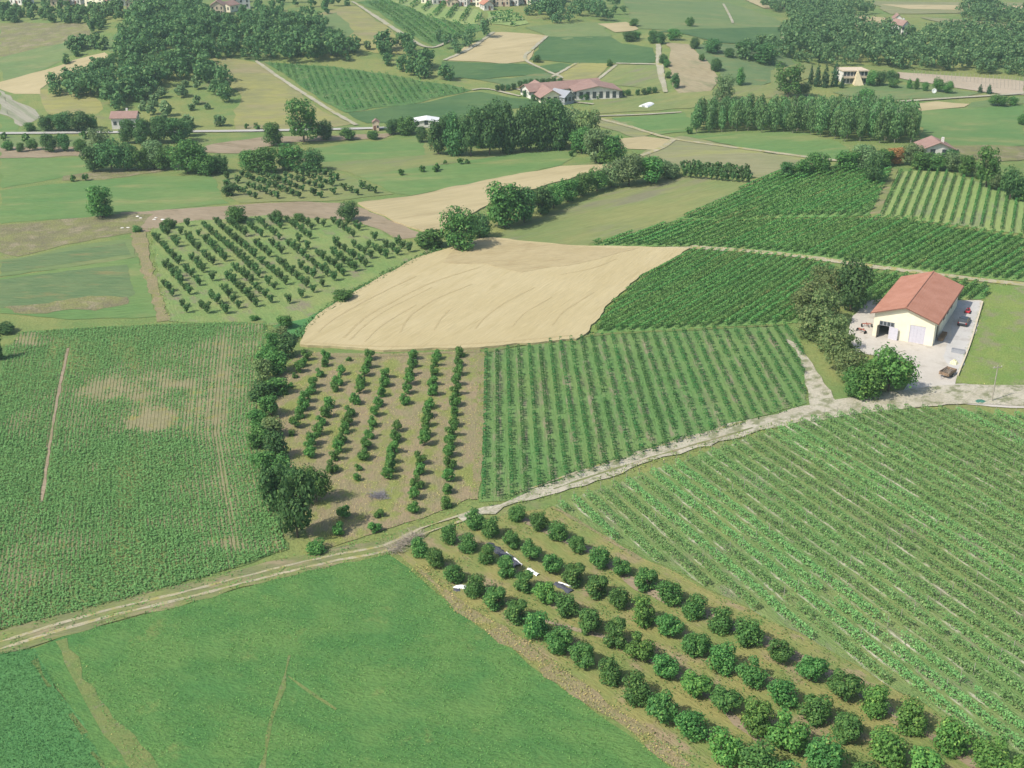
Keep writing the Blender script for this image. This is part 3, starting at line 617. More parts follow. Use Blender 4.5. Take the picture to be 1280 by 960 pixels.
proto('cypress', 2, lambda i: crown_q(800 + i, 500, 'cone', .07, 8, .02), lambda i: trunk_mb(.3, .05, 0, i), G_cyp, B_bark)
proto('bush', 5, lambda i: crown_q(900 + i, 1800, 'round', .05, 18, 0), lambda i: stems_mb(40 + i, 6), G_green, B_bark)
multi('hazel_light', 'hazel', leafmat('light_hazel_leaves', (.040, .115, .034), (.098, .200, .060), (.16, .27, .08)))
for k, s, m in (('broad_dark', 'broad', G_dark), ('broad_bright', 'broad', G_bright), ('broad_grey', 'broad', G_grey), ('broad_olive', 'broad', G_olive), ('broad_red', 'broad', G_red), ('tall_dark', 'tall', G_dark),
                ('loose_dark', 'loose', G_dark), ('loose_green', 'loose', G_green), ('loose_olive', 'loose', G_olive), ('bush_dark', 'bush', G_dark), ('bush_bright', 'bush', G_bright), ('bush_grey', 'bush', G_grey), ('bush_olive', 'bush', G_olive)):
    multi(k, s, m)
RNG = random.Random(11)
def plant(name, kind, p, wid, hgt, label, cat, group, parts=True, trunk_name='trunk'):
    v = PROTO[kind]; cm, tm = v[RNG.randrange(len(v))]; rz = RNG.random() * 6.283
    r = empty(name, p - Vector((0, 0, .05)), label, cat, group, rz); r.scale = (wid, wid * RNG.uniform(.92, 1.08), hgt)
    link('crown', cm, None, r); link(trunk_name, tm, None, r); return r
def tree_px(name, kind, px, py, wpx, hpx, label, cat='tree', group=None):
    p = at(px, py); k = mpp(p); dep = math.atan2(CH - p.z, p.y); wd = wpx * k
    h = max(.6 * wd if 'bush' not in kind else .45 * wd, (hpx * k - .35 * wd * math.sin(dep)) / math.cos(dep))
    return plant(name, kind, p, wd * 1.06, h * 1.03, label, cat, group, trunk_name='stems' if kind.startswith('bush') else 'trunk')

# ---- hazel bushes in front: centres of the crowns, row by row from the meadow side
HZ = [
 [(524,684),(545,698),(568,716),(593,731),(618,746),(645,763),(671,781),(699,799),(729,818),(762,839),(795,859),(828,884),(866,905),(906,932),(947,953),(988,978)],
 [(561,667),(584,678),(609,692),(632,708),(655,726),(682,740),(709,756),(737,775),(769,791),(801,809),(831,831),(869,854),(906,873),(945,895),(987,916),(1032,945),(1076,970)],
 [(593,648),(614,659),(640,675),(664,687),(690,703),(717,717),(746,732),(774,747),(804,764),(836,780),(870,804),(903,822),(941,841),(980,865),(1020,885),(1060,908),(1110,936),(1160,958)],
 [(647,640),(674,651),(698,664),(722,680),(750,696),(777,708),(807,723),(838,740),(868,757),(901,774),(937,790),(975,812),(1014,834),(1055,855),(1096,876),(1140,896),(1190,921),(1242,945),(1285,968)]]
hz_where = ['beside the meadow', 'second from the meadow', 'third from the meadow', 'beside the large vineyard']
for ri, row in enumerate(HZ):
    for i, (px, py) in enumerate(row):
        dia = 2.9 + (py - 650) / 255 * 1.2 + RNG.uniform(-.42, .28); hg = dia * RNG.uniform(.92, 1.04)
        if (ri, i) in ((1, 0),): dia *= .8
        p = at(px, py, hg * .5)
        plant('hazel_bush', 'hazel_light' if (py > 860 and px > 1080) or RNG.random() < .14 else 'hazel', p, dia, hg, f'round hazel bush, {nth(i + 1)} from the dirt track in the row {hz_where[ri]}', 'hazel bush', 'hazel bushes in four rows beside the meadow', trunk_name='stems')
# ---- middle orchard: rows from the vineyard side to the hedge
def z5(l): return [(330 + a / 4.571, 420 + b / 4.571) for a, b in l]
def z6(l): return [(330 + a / 4.571, 540 + b / 4.571) for a, b in l]
MID = [
 z5([(1120,95),(1112,150),(1108,200),(1100,255),(1098,310),(1090,370),(1085,430),(1082,490),(1072,545),(1065,600)]) + z6([(1060,110),(1060,175),(1058,250),(1045,325),(1042,405)]),
 z5([(985,110),(980,150),(972,200),(962,255),(965,310),(942,385),(935,440),(922,490),(917,545),(914,590)]) + z6([(892,150),(887,212),(872,285),(855,355),(850,430)]),
 z5([(855,108),(848,150),(837,200),(827,250),(817,305),(805,365),(758,520),(752,575)]) + z6([(735,85),(722,150),(715,195),(708,240)]),
 z5([(692,215),(688,262),(668,320),(655,378),(635,430),(622,492),(602,555),(585,610)]) + z6([(580,75),(563,130),(540,200),(530,258)]),
 z5([(603,110),(590,155),(575,205),(556,255),(545,300),(522,360),(490,430),(472,480),(460,530),(440,585)]) + z6([(425,85),(405,135),(385,200)]),
 z5([(485,130),(440,200),(422,248),(405,290),(372,380),(352,432),(328,482),(307,535),(275,590)]) + z6([(258,75),(262,112)]),
 z5([(352,105),(345,152),(318,210),(282,265),(265,308),(237,350),(225,392),(203,442),(180,492),(155,555)]),
 z5([(240,110),(217,150),(200,182),(175,226),(150,280),(125,322)])]
for ri, row in enumerate(MID):
    for i, (px, py) in enumerate(row):
        sm = (ri, i) in ((3, 10), (3, 11), (5, 0), (6, 9), (7, 3), (7, 4), (7, 5))
        dia = (2.05 + RNG.uniform(-.2, .25)) * (.6 if sm else 1); hg = dia * RNG.uniform(1.0, 1.2)
        plant('orchard_bush', 'mid', at(px, py, hg * .45), dia, hg, f'{"small " if sm else ""}leafy orchard bush, {nth(i + 1)} from the wheat field in the {nth(ri + 1)} row from the vineyard', 'fruit bush', 'bushes in rows on the brown straw floor', trunk_name='stems')
for (px, py, d, lb) in ((429, 641, 2.3, 'bright bush at the corner of the straw floor by the big dark tree'), (424, 662, 2.2, 'loose bush nearest the dirt track at the foot of the straw orchard'), (474, 641, 1.7, 'small bush between the grey heap and the track'), (468, 658, 2.1, 'bright round bush next to the dirt track below the grey heap')):
    plant('orchard_bush', 'mid', at(px, py, d * .4), d, d * .9, lb, 'fruit bush', None, trunk_name='stems')
# ---- upper left orchard of vase shaped trees
def rows_in(poly, ang, sp, phase=0.0):
    """straight lines at angle ANG, SP apart, cut by the outline: [(k, p0, p1)]"""
    ca, sa = math.cos(ang), math.sin(ang); Q = [(p[0] * ca + p[1] * sa, -p[0] * sa + p[1] * ca) for p in poly]; out = []
    lo = min(q[1] for q in Q); hi = max(q[1] for q in Q); k = math.ceil((lo - phase) / sp)
    while k * sp + phase < hi:
        y = k * sp + phase; xs = []
        for i in range(len(Q)):
            a, b = Q[i], Q[(i + 1) % len(Q)]
            if (a[1] > y) != (b[1] > y): xs.append(a[0] + (y - a[1]) / (b[1] - a[1]) * (b[0] - a[0]))
        xs.sort()
        for j in range(0, len(xs) - 1, 2):
            if xs[j + 1] - xs[j] > 1.5: out.append((k, (xs[j] * ca - y * sa, xs[j] * sa + y * ca), (xs[j + 1] * ca - y * sa, xs[j + 1] * sa + y * ca)))
        k += 1
    return out
POR = wp([(190, 287), (240, 281), (330, 277), (436, 279), (490, 300), (528, 314), (480, 328), (430, 350), (370, 380), (335, 392), (280, 396), (212, 393), (200, 340)])
RW = rows_in(POR, A_OR, 3.5); RW.sort(key=lambda r: r[1][0] + r[2][0])
nf = 0
for ri, (k, a, b) in enumerate(RW):
    L = math.dist(a, b); n = int(L / 3.35); ii = 0
    for j in range(n):
        t = (j + .5 + RNG.uniform(-.1, .1)) / n; x = a[0] + (b[0] - a[0]) * t + RNG.uniform(-.2, .2); y = a[1] + (b[1] - a[1]) * t + RNG.uniform(-.2, .2)
        if float(vnoise(x + 400, y, 9)) * .65 + RNG.random() * .35 > .66 or RNG.random() < .07: continue
        ii += 1; nf += 1; s = RNG.uniform(.8, 1.15)
        plant('fruit_tree', 'fruit', Vector((x, y, z1(x, y))), 2.2 * s, 2.5 * s, f'small vase-shaped fruit tree, {nth(ii)} from the back in the {nth(ri + 1)} row from the dry path', 'fruit tree', 'vase-shaped fruit trees in the grassy orchard')
# ---- far orchard and the little one by the hay field (too small for parts)
tiny = []
for i in range(4):
    me = quads('orchard_shrub', crown_q(1000 + i, 130, 'vase', .14, 6), trunk_mb(.5, .04, 2, i, .15)); me.materials.append(G_fruit); me.materials.append(B_bark); tiny.append(me)
def tiny_tree(p, wd, h, label, group, name='orchard_shrub', cat='shrub'):
    o = link(name, tiny[RNG.randrange(4)], None, None, p); o.scale = (wd, wd, h); o.rotation_euler.z = RNG.random() * 6.28; return tag(o, label, cat, group)
RW = rows_in(wp([(276, 224), (330, 216), (418, 218), (452, 230), (486, 242), (418, 249), (302, 251), (286, 244)]), R(-50), 5.0); RW.sort(key=lambda r: -(r[1][1] + r[2][1]))
for ri, (k, a, b) in enumerate(RW):
    L = math.dist(a, b); n = int(L / 3.3); ii = 0
    for j in range(n):
        t = (j + .5) / n; x = a[0] + (b[0] - a[0]) * t; y = a[1] + (b[1] - a[1]) * t
        if RNG.random() < .12: continue
        ii += 1; s = RNG.uniform(.8, 1.15); tiny_tree(Vector((x, y, z1(x, y))), 2.7 * s, 2.5 * s, f'dark shrub in the far orchard, {nth(ii)} along the {nth(ri + 1)} row from the back', 'shrubs in the far orchard')
for ri in range(3):
    for j in range(13):
        px = 853 + j * 6.6 + ri * 1.5; py = 212 + ri * 5 + j * .55 + ri * .2
        p = at(px, py); tiny_tree(p, 2.3 * RNG.uniform(.85, 1.15), 3.2 * RNG.uniform(.85, 1.1), f'small dark tree by the hay field, {nth(j + 1)} in the {nth(ri + 1)} row from the back', 'three rows of small trees by the hay field')
# ---- poplar plantation
RW = rows_in(wp([(860, 167), (905, 167), (962, 166), (1000, 169), (1050, 177), (1144, 183), (1149, 168), (1108, 152), (1040, 150), (962, 151), (872, 153)]), R(4), 5.6); RW.sort(key=lambda r: r[1][1] + r[2][1])
for ri, (k, a, b) in enumerate(RW):
    L = math.dist(a, b); n = int(L / 4.3)
    for j in range(n):
        t = (j + .5 + RNG.uniform(-.15, .15)) / n; x = a[0] + (b[0] - a[0]) * t; y = a[1] + (b[1] - a[1]) * t + RNG.uniform(-.5, .5); s = RNG.uniform(.86, 1.1)
        plant('poplar_tree', 'poplar', Vector((x, y, z1(x, y))), 5.7 * s, 10.2 * s, f'slim poplar, {nth(j + 1)} from the left in the {nth(k % 9 + 1)} row of the plantation', 'poplar', 'poplars of the plantation')
# ---- single broadleaved trees: (kind, base x, base y, width px, height px)
def cluster(base, where, items, name='broadleaf_tree', cat='tree', group=None):
    items = sorted(items, key=lambda q: q[1])
    for i, it in enumerate(items):
        tree_px(name, *it, f'{base}, {nth(i + 1)} from the left {where}', cat, group or f'{base} {where}')
tree_px('broadleaf_tree', 'broad_dark', 372, 672, 50, 90, 'tallest dark tree at the near end of the hedge, casting a wide shadow')
tree_px('broadleaf_tree', 'broad', 396, 628, 34, 50, 'dark tree touching the straw orchard behind the tallest hedge tree')
tree_px('broadleaf_tree', 'broad_dark', 346, 640, 44, 70, 'dark tree behind the tallest one at the soya edge')
HB = [(358,410,26,30),(352,428,30,32),(342,436,28,30),(358,446,32,34),(334,452,30,34),(348,466,36,40),(330,476,32,36),(346,492,34,38),(326,500,32,36),(338,520,34,38),(322,532,32,38),(340,546,34,40),(324,560,34,40),(346,574,38,44),(330,590,36,44),(356,604,40,48),(338,622,38,46),(374,612,36,48)]
for i, (x, y, w_, h_) in enumerate(HB):
    tree_px('hedge_bush', ('bush', 'bush_olive', 'bush', 'bush_dark', 'bush')[i % 5], x, y, w_ * (.80 + .26 * ((i * 37) % 10) / 10), h_ * (.62 + .3 * ((i * 53) % 10) / 10), f'dense hedge bush beside the soya field, {nth(i + 1)} from the wheat corner', 'bush', 'bushes of the long dark hedge')
tree_px('broadleaf_bush', 'bush', 300, 688 - 5, 10, 7, 'tiny weed clump at the end of the soya field', 'bush') if False else None
tree_px('low_bush', 'bush', 395, 690, 30, 16, 'low sprawling bush at the foot of the tallest hedge tree', 'bush')
cluster('bushy green tree', 'in the line behind the wheat field', [('bush', 537, 309, 42, 26), ('broad', 574, 313, 50, 54), ('broad_dark', 600, 298, 32, 36), ('broad', 630, 284, 58, 60), ('broad_dark', 655, 278, 36, 46), ('broad_dark', 676, 268, 36, 38), ('broad', 692, 260, 30, 32), ('broad', 710, 252, 32, 32), ('broad', 728, 245, 30, 30), ('broad', 746, 239, 28, 30), ('broad_grey', 764, 234, 32, 32), ('broad_grey', 786, 232, 42, 42), ('broad', 812, 229, 42, 36), ('broad_grey', 836, 222, 34, 22)])
cluster('large dark tree', 'in the grove below the red-roofed farm', [('broad_dark', 548, 193, 30, 46), ('tall_dark', 568, 195, 32, 54), ('broad_dark', 589, 195, 36, 60), ('broad_dark', 612, 194, 36, 62), ('tall_dark', 634, 192, 32, 62), ('broad_dark', 656, 190, 36, 60), ('broad_dark', 677, 188, 34, 60), ('tall_dark', 698, 188, 32, 58), ('broad_dark', 560, 184, 30, 46), ('broad_dark', 602, 184, 34, 54), ('broad_dark', 625, 180, 34, 54), ('broad_dark', 664, 178, 36, 54), ('broad_dark', 694, 176, 36, 52)])
cluster('grey-green tree', 'beside the bare wheat strip below the farm', [('broad_grey', 716, 182, 34, 52), ('broad_olive', 735, 186, 34, 52), ('broad', 727, 192, 30, 34), ('broad_grey', 746, 203, 42, 46), ('broad', 765, 203, 36, 36), ('bush_bright', 758, 205, 30, 18)])
cluster('roadside tree', 'along the country road in the middle', [('loose_green', 380, 178, 46, 54), ('broad_dark', 405, 175, 22, 28), ('broad', 342, 182, 28, 30), ('bush', 435, 175, 20, 16), ('bush', 466, 174, 18, 12), ('broad_dark', 490, 168, 20, 20), ('broad', 508, 168, 30, 26), ('broad_dark', 527, 178, 18, 20)])
cluster('dark round tree', 'in the clump in front of the white house', [('broad_dark', 118, 214, 30, 34), ('broad_dark', 140, 214, 34, 40), ('broad_dark', 160, 213, 30, 36), ('broad', 178, 213, 26, 30), ('broad_grey', 193, 211, 36, 36), ('broad', 206, 212, 30, 32), ('loose', 128, 190, 32, 30)])
cluster('green leafy tree', 'right of the clump by the far orchard', [('broad', 235, 217, 44, 44), ('broad', 258, 218, 36, 30), ('broad_dark', 272, 216, 28, 26), ('broad', 330, 216, 40, 34), ('broad', 362, 212, 42, 32), ('broad', 312, 214, 30, 28), ('broad_dark', 390, 214, 32, 28), ('bush_dark', 286, 245, 18, 16), ('broad_dark', 250, 212, 30, 30)])
cluster('dense dark tree', 'right beside the white house', [('broad_dark', 160, 179, 26, 30), ('broad_dark', 180, 180, 30, 32), ('broad_dark', 200, 179, 30, 34), ('broad_dark', 222, 178, 34, 34), ('broad_dark', 237, 170, 18, 20)])
cluster('dark tree', 'left of the white house', [('broad_dark', 60, 164, 24, 22), ('broad_dark', 80, 164, 28, 26), ('broad_dark', 99, 164, 28, 26), ('broad', 114, 161, 20, 20), ('bush', 38, 164, 16, 12)])
cluster('small round tree', 'along the roadside soil strip', [('broad', 10, 188, 14, 14), ('broad', 26, 190, 12, 12), ('broad', 41, 188, 14, 15), ('broad_dark', 63, 190, 22, 24), ('broad_dark', 81, 189, 18, 22), ('broad', 101, 189, 18, 18)])
tree_px('broadleaf_tree', 'broad', 128, 272, 37, 40, 'lone round tree at the edge of the bright green meadow')
cluster('dark bush', 'at the back edge of the vase-tree orchard', [('broad', 298, 278, 32, 22), ('broad', 347, 278, 16, 18), ('broad_dark', 436, 276, 27, 26), ('broad', 211, 286, 14, 14), ('bush', 172, 290, 14, 9), ('bush', 375, 277, 14, 12)])
tree_px('low_bush', 'bush', 429, 376, 30, 16, 'low rounded bush on the grass verge of the wheat field', 'bush')
tree_px('low_bush', 'bush', 318, 400, 14, 7, 'tiny low bush in front of the vase-tree orchard', 'bush')
tree_px('hedge_bush', 'bush_dark', 6, 416, 26, 15, 'dark bush at the far left corner of the soya field', 'bush')
tree_px('hedge_bush', 'bush_dark', -2, 450, 18, 34, 'dark bush on the left edge of the soya field below the corner one', 'bush')
cluster('leafy tree', 'in the hedge behind the right-hand vineyards', [('broad_dark', 983, 222, 20, 22), ('broad', 1003, 221, 24, 24), ('broad', 1024, 217, 32, 28), ('broad', 1058, 214, 34, 28), ('broad_grey', 1080, 212, 40, 32), ('broad_dark', 1091, 230, 24, 42), ('broad_red', 1118, 206, 24, 24), ('broad_grey', 1140, 206, 30, 26), ('broad', 1152, 212, 34, 24), ('broad', 1168, 212, 34, 22), ('broad_grey', 1190, 214, 26, 24), ('broad', 1208, 220, 26, 28), ('loose_green', 1232, 234, 32, 50), ('broad_grey', 1246, 238, 22, 22), ('broad_dark', 1262, 250, 30, 42), ('bush_bright', 1276, 250, 26, 24), ('broad_dark', 1189, 203, 18, 18), ('broad', 1105, 208, 26, 24), ('bush_grey', 1222, 222, 20, 18)])
cluster('tall pale tree', 'behind the poplar plantation', [('loose', 903, 127, 28, 34), ('loose_green', 985, 121, 36, 42), ('broad_grey', 1004, 120, 20, 18), ('tall', 925, 107, 14, 22), ('broad', 1082, 132, 26, 24)])
cluster('dark shrub-like tree', 'around the bare tan slope', [('broad_dark', 815, 54, 14, 16), ('broad_dark', 826, 55, 16, 15), ('broad', 842, 50, 22, 12), ('broad_dark', 868, 61, 13, 16), ('broad_dark', 890, 66, 26, 18), ('broad_dark', 912, 72, 14, 12), ('broad_dark', 930, 72, 26, 22), ('broad_dark', 954, 79, 36, 24), ('broad_dark', 787, 52, 20, 14), ('broad', 796, 49, 12, 10), ('broad_dark', 829, 80, 12, 14), ('broad', 833, 84, 10, 10), ('broad', 835, 98, 8, 9), ('broad_dark', 844, 111, 13, 20), ('broad_dark', 895, 89, 14, 18), ('broad', 877, 77, 8, 10), ('broad', 862, 33, 12, 13), ('broad', 792, 33, 12, 10), ('bush', 671, 78, 12, 10), ('bush', 762, 83, 9, 9)])
cluster('dark cypress', 'beside the building with the yellow gable', [('cypress', 1013, 105, 9, 24), ('cypress', 1021, 108, 11, 29), ('cypress', 1031, 109, 14, 27), ('cypress', 1043, 108, 13, 32), ('cypress', 1052, 110, 8, 16)], name='cypress_tree')
cluster('garden tree', 'right of the building with the yellow gable', [('broad', 1088, 108, 14, 20), ('broad_dark', 1100, 107, 14, 18), ('broad_dark', 1112, 102, 14, 16), ('broad', 1116, 110, 14, 12), ('tall', 1136, 111, 10, 12), ('tall', 1145, 112, 9, 14), ('broad', 1156, 114, 10, 12), ('broad', 1172, 115, 16, 18), ('broad', 1184, 117, 14, 16), ('cypress', 1225, 116, 8, 11), ('cypress', 1236, 117, 10, 12), ('broad_dark', 1120, 103, 8, 12)])
cluster('field tree', 'on the flat land at the far right', [('broad', 1247, 133, 22, 16), ('broad', 1266, 132, 14, 12), ('broad', 1278, 156, 16, 14)])
cluster('grey-leaved tree', 'in the belt between vineyard and barn', [('loose_olive', 1026, 372, 34, 44), ('broad_olive', 1008, 398, 42, 50), ('loose_olive', 1030, 405, 44, 50), ('broad_olive', 1015, 424, 44, 46), ('broad_olive', 1038, 440, 42, 50), ('loose_olive', 1048, 462, 46, 56), ('broad_olive', 1062, 478, 40, 46), ('broad_olive', 1040, 380, 36, 46)])
tree_px('broadleaf_tree', 'broad_dark', 1063, 388, 46, 68, 'dark green tree at the left wall side of the barn yard')
tree_px('broadleaf_tree', 'broad_bright', 1110, 490, 58, 62, 'bright green tree in front of the barn')
tree_px('broadleaf_tree', 'broad_bright', 1080, 497, 46, 46, 'bright green bushy tree left of the one in front of the barn')
tree_px('broadleaf_tree', 'broad', 1066, 496, 34, 40, 'mid green bush at the foot of the grey-leaved belt')
# small clipped trees round the farm complex
FT = [(622, 114), (628, 113.5), (635, 113), (642, 112), (650, 109), (657, 107.5), (664, 107), (671, 106.5), (678, 106), (685, 105.5), (692, 105), (700, 105), (656, 121), (662, 122), (667, 126), (674, 127), (679, 128), (703, 129), (711, 127), (726, 125), (733, 125), (740, 124), (747, 124), (760, 122), (767, 122), (778, 121), (785, 120), (797, 119.5), (805, 118.5), (811, 117), (818, 116)]
for i, (x, y) in enumerate(FT):
    tree_px('garden_tree', 'broad_dark', x, y, 7.5, 8.5, f'small clipped dark tree, {nth(i + 1)} in the ring round the red-roofed farm', 'tree', 'clipped trees round the red-roofed farm')
# ---- woods far off that read as one mass
def wood(name, polys, spacing, hgt, m, seed, label, leaf=.85, n=250, dens=1.0):
    rng = np.random.default_rng(seed); Vs = []
    protos = [crown_q(2000 + i, n, 'round', leaf / hgt * .85, 9, .05) for i in range(8)]
    for px in polys:
        P = wp(px); x0 = min(p.x for p in P); x1 = max(p.x for p in P); y0 = min(p.y for p in P); y1 = max(p.y for p in P)
        gx, gy = np.meshgrid(np.arange(x0, x1, spacing), np.arange(y0, y1, spacing)); gx = gx.ravel() + rng.uniform(-.45, .45, gx.size) * spacing; gy = gy.ravel() + rng.uniform(-.45, .45, gy.size) * spacing
        k = inside(P, gx, gy) & (rng.random(gx.size) < dens); gx = gx[k]; gy = gy[k]; gz = znp(gx, gy)
        for x, y, z in zip(gx, gy, gz):
            s = rng.uniform(.6, 1.2) * (.75 + .5 * float(vnoise(x, y, 30))); a = rng.uniform(0, 6.28); q = protos[rng.integers(8)]; c, s_ = math.cos(a), math.sin(a)
            V = np.stack([q[:, 0] * c - q[:, 1] * s_, q[:, 0] * s_ + q[:, 1] * c, q[:, 2]], 1) * np.array([hgt * .95 * s, hgt * .95 * s, hgt * s]); Vs.append(V + np.array([x, y, z]))
    if not Vs: return
    V = np.concatenate(Vs); o = link(name, quads(name, V), m); return tag(o, label, None, None, 'stuff')
G_w1 = leafmat('hill_wood_leaves', (.030, .088, .040), (.080, .160, .070), (.13, .21, .095), var=0)
G_w2 = leafmat('far_wood_leaves', (.034, .096, .050), (.080, .160, .082), (.12, .20, .10), var=0)
wood('hillside_wood', [[(58, 120), (95, 104), (150, 66), (158, 38), (190, 12), (250, 14), (262, 30), (330, 30), (398, 30), (430, 52), (446, 70), (440, 80), (330, 77), (255, 74), (262, 92), (285, 108), (297, 130), (284, 138), (262, 118), (250, 100), (235, 100), (215, 108), (180, 122), (165, 137), (128, 139), (122, 126)]], 5.6, 8.5, G_w1, 1, 'dense dark wood covering the hill')
wood('shrubland', [[(168, 137), (180, 122), (215, 108), (250, 102), (262, 120), (285, 140), (292, 160), (250, 160), (200, 158)]], 7, 4.2, G_grey, 2, 'pale shrubs on the slope behind the white house', dens=.55)
wood('village_wood', [[(0, 13), (60, 11), (160, 15), (155, 25), (130, 44), (116, 46), (111, 30), (60, 29), (0, 28)], [(70, 80), (84, 64), (104, 53), (130, 47), (133, 64), (110, 72), (82, 84)], [(160, 17), (190, 11), (265, 8), (262, 26), (250, 15), (200, 14)]], 7, 6.0, G_w1, 3, 'dark wood below the village on the ridge')
wood('ridge_wood', [[(250, 4), (400, 2), (445, 5), (420, 14), (395, 22), (392, 28), (330, 30), (270, 30), (300, 22)]], 9, 6.0, G_w1, 4, 'scattered dark wood on the ridge near the houses', dens=.45)
wood('valley_wood', [[(474, 60), (520, 56), (528, 72), (545, 90), (530, 99), (500, 92), (478, 82)], [(430, 70), (446, 68), (452, 82), (440, 82)], [(545, 95), (560, 98), (568, 104), (520, 98), (470, 84)]], 7, 8.0, G_w1, 5, 'dark wood between hillside vineyard and wheat')
wood('upper_wood', [[(656, 14), (690, 6), (770, 3), (784, 26), (740, 28), (690, 30), (660, 24)], [(540, 56), (616, 34), (616, 40), (590, 60), (556, 75), (545, 68)]], 9, 9.0, G_w2, 6, 'dark wood above the clover fields', dens=.9)
wood('plain_wood', [[(978, 50), (995, 24), (1012, 12), (1080, 10), (1090, 18), (1066, 20), (1064, 36), (1104, 38), (1128, 52), (1150, 50), (1160, 42), (1200, 40), (1290, 44), (1290, 98), (1220, 94), (1120, 88), (1060, 84), (1005, 82), (975, 74)], [(1196, 20), (1215, 8), (1240, 14), (1290, 24), (1290, 35), (1215, 27)]], 7.5, 9.5, G_w2, 7, 'broad dark wood on the plain', n=220)
wood('copse', [[(916, 62), (962, 58), (975, 74), (955, 82), (925, 76)], [(940, 4), (990, 8), (1012, 14), (990, 26), (960, 14)]], 9, 8.0, G_w2, 8, 'dark copse at the edge of the plain wood')
wood('field_hedge', [[(290, 158), (335, 160), (335, 165), (290, 163)], [(495, 217), (560, 210), (562, 214), (500, 220)], [(535, 207), (620, 200), (620, 203), (535, 210)], [(75, 227), (110, 223), (110, 229), (75, 231)], [(0, 172), (60, 171), (115, 172), (115, 178), (0, 178)], [(510, 207), (535, 195), (535, 199), (510, 209)], [(830, 165), (862, 164), (862, 169), (830, 169)], [(700, 190), (722, 191), (720, 198), (704, 196)]], 4.5, 2.4, G_green, 9, 'low hedges between the far fields', leaf=.7, n=60, dens=.7)
wood('hillside_scrub', [[(400, 30), (440, 44), (470, 64), (480, 78), (450, 78), (430, 56)]], 10, 4, G_olive, 10, 'olive scrub on the slope above the wood', dens=.35)

# ------------------------------------------------------------------ vine rows: each trellised row is one thing, its posts are parts
post_me = MB().tube((0, 0, -.2), (0, 0, 1.75), .05, .045, 5).mesh('post'); post_me.materials.append(W_post)
def vine_rows(key, ang, sp, m, dens, h0, h1, wid, leaf, gap, label, group, posts=0.0, phase=0.0, cap=None, clump=0.0, order=1, topf=.42):
    rng = np.random.default_rng(hash_(key)); rows = rows_in(POLY[key], ang, sp, phase); ks = sorted({r[0] for r in rows}); n = len(rows)
    for (k, a, b) in rows:
        a = np.array(a); b = np.array(b); L = float(np.linalg.norm(b - a)); d = (b - a) / L; nr = np.array([-d[1], d[0]])
        if L < 3: continue
        a = a + d * .6; L -= 1.2
        N = max(20, int(L * dens)); s = rng.random(N) * L
        if clump: s = (np.floor(s / clump) + .5 + rng.normal(0, .16, N)) * clump
        lat = rng.normal(0, wid / 2.2, N); x = a[0] + d[0] * s + nr[0] * lat; y = a[1] + d[1] * s + nr[1] * lat
        if clump:
            cid = np.floor(s / clump).astype(int); pr = np.random.default_rng(k + 500).random(cid.max() + 3); vis = pr[cid] > gap * (.6 + .8 * vnoise(x, y, 12)); hs = .7 + .6 * np.random.default_rng(k + 900).random(cid.max() + 3)[cid]
        else:
            vis = (vnoise(x + 50 * k, y, 1.7) * .6 + vnoise(x, y, 9) * .4) > gap; hs = 1 + (vnoise(x, y + 30 * k, 2.5) - .5) * gap * 1.1
        x, y, lat0, hs = x[vis], y[vis], lat[vis], hs[vis]; N = len(x)
        if N < 4: continue
        top = rng.random(N) < topf; sd = np.where(rng.random(N) < .5, -1.0, 1.0); lat = np.where(top, rng.uniform(-.5, .5, N), .5 * sd) * wid + rng.normal(0, .07, N)
        x = x - nr[0] * lat0 + nr[0] * lat; y = y - nr[1] * lat0 + nr[1] * lat
        h = np.where(top, h1 - .12 * rng.random(N), h0 + (h1 - h0) * rng.random(N)) * hs
        P = np.stack([x, y, znp(x, y) + h], 1); sg = np.where(top, 0, sd)
        nn = rng.normal(size=(N, 3)) * .38 + np.stack([nr[0] * sg, nr[1] * sg, np.where(top, 1.0, .22)], 1)
        loc = Vector((a[0], a[1], z1(a[0], a[1]))); wire = MB(); K = max(2, int(L / 9)); W_ = [Vector((a[0] + d[0] * L * j / K, a[1] + d[1] * L * j / K, z1(a[0] + d[0] * L * j / K, a[1] + d[1] * L * j / K) + h1 * .55)) - loc for j in range(K + 1)]
        for j in range(K): wire.tube(W_[j], W_[j + 1], .012, .012, 3)
        V = leafquads(P, nn, leaf * rng.uniform(.6, 1.25, N), rng) - np.array(loc)
        i = ks.index(k) + 1; i = i if order > 0 else len(ks) + 1 - i
        o = link('vine_row', quads('vine_row', V, wire), [m, W_post], None, loc); tag(o, label.format(nth(i)), 'vine row', group)
        if posts:
            for t in np.arange(0, L + .1, posts):
                px_, py_ = a[0] + d[0] * t, a[1] + d[1] * t
                if t > 0 and t + posts > L: continue
                link('post', post_me, None, o, Vector((px_, py_, z1(px_, py_))) - loc)
def hash_(s): return sum(ord(c) * (i + 3) for i, c in enumerate(s))
vine_rows('V6', A_V6, 2.5, G_v6, 66, .15, 1.15, .66, .15, .21, 'vine row of the large chalky vineyard, {} from the hazel bushes', 'rows of the large chalky vineyard', posts=12.0, phase=.9)
vine_rows('V5', A_V5, 2.12, G_v5, 60, .05, 1.05, .40, .13, .15, 'sparse row of young vines, {} from the straw orchard', 'rows of the young vineyard', clump=.85)
vine_rows('V4', R(52.5), 1.82, G_vine, 70, .1, 1.3, .55, .17, .10, 'dense vine row between wheat and barn trees, {} from the track side', 'dense rows between wheat and barn', order=-1)
vine_rows('V4b', R(49), 2.0, G_vine, 66, .1, 1.4, .6, .18, .10, 'short dense vine row behind the barn, {} from the lawn', 'short vine rows behind the barn')
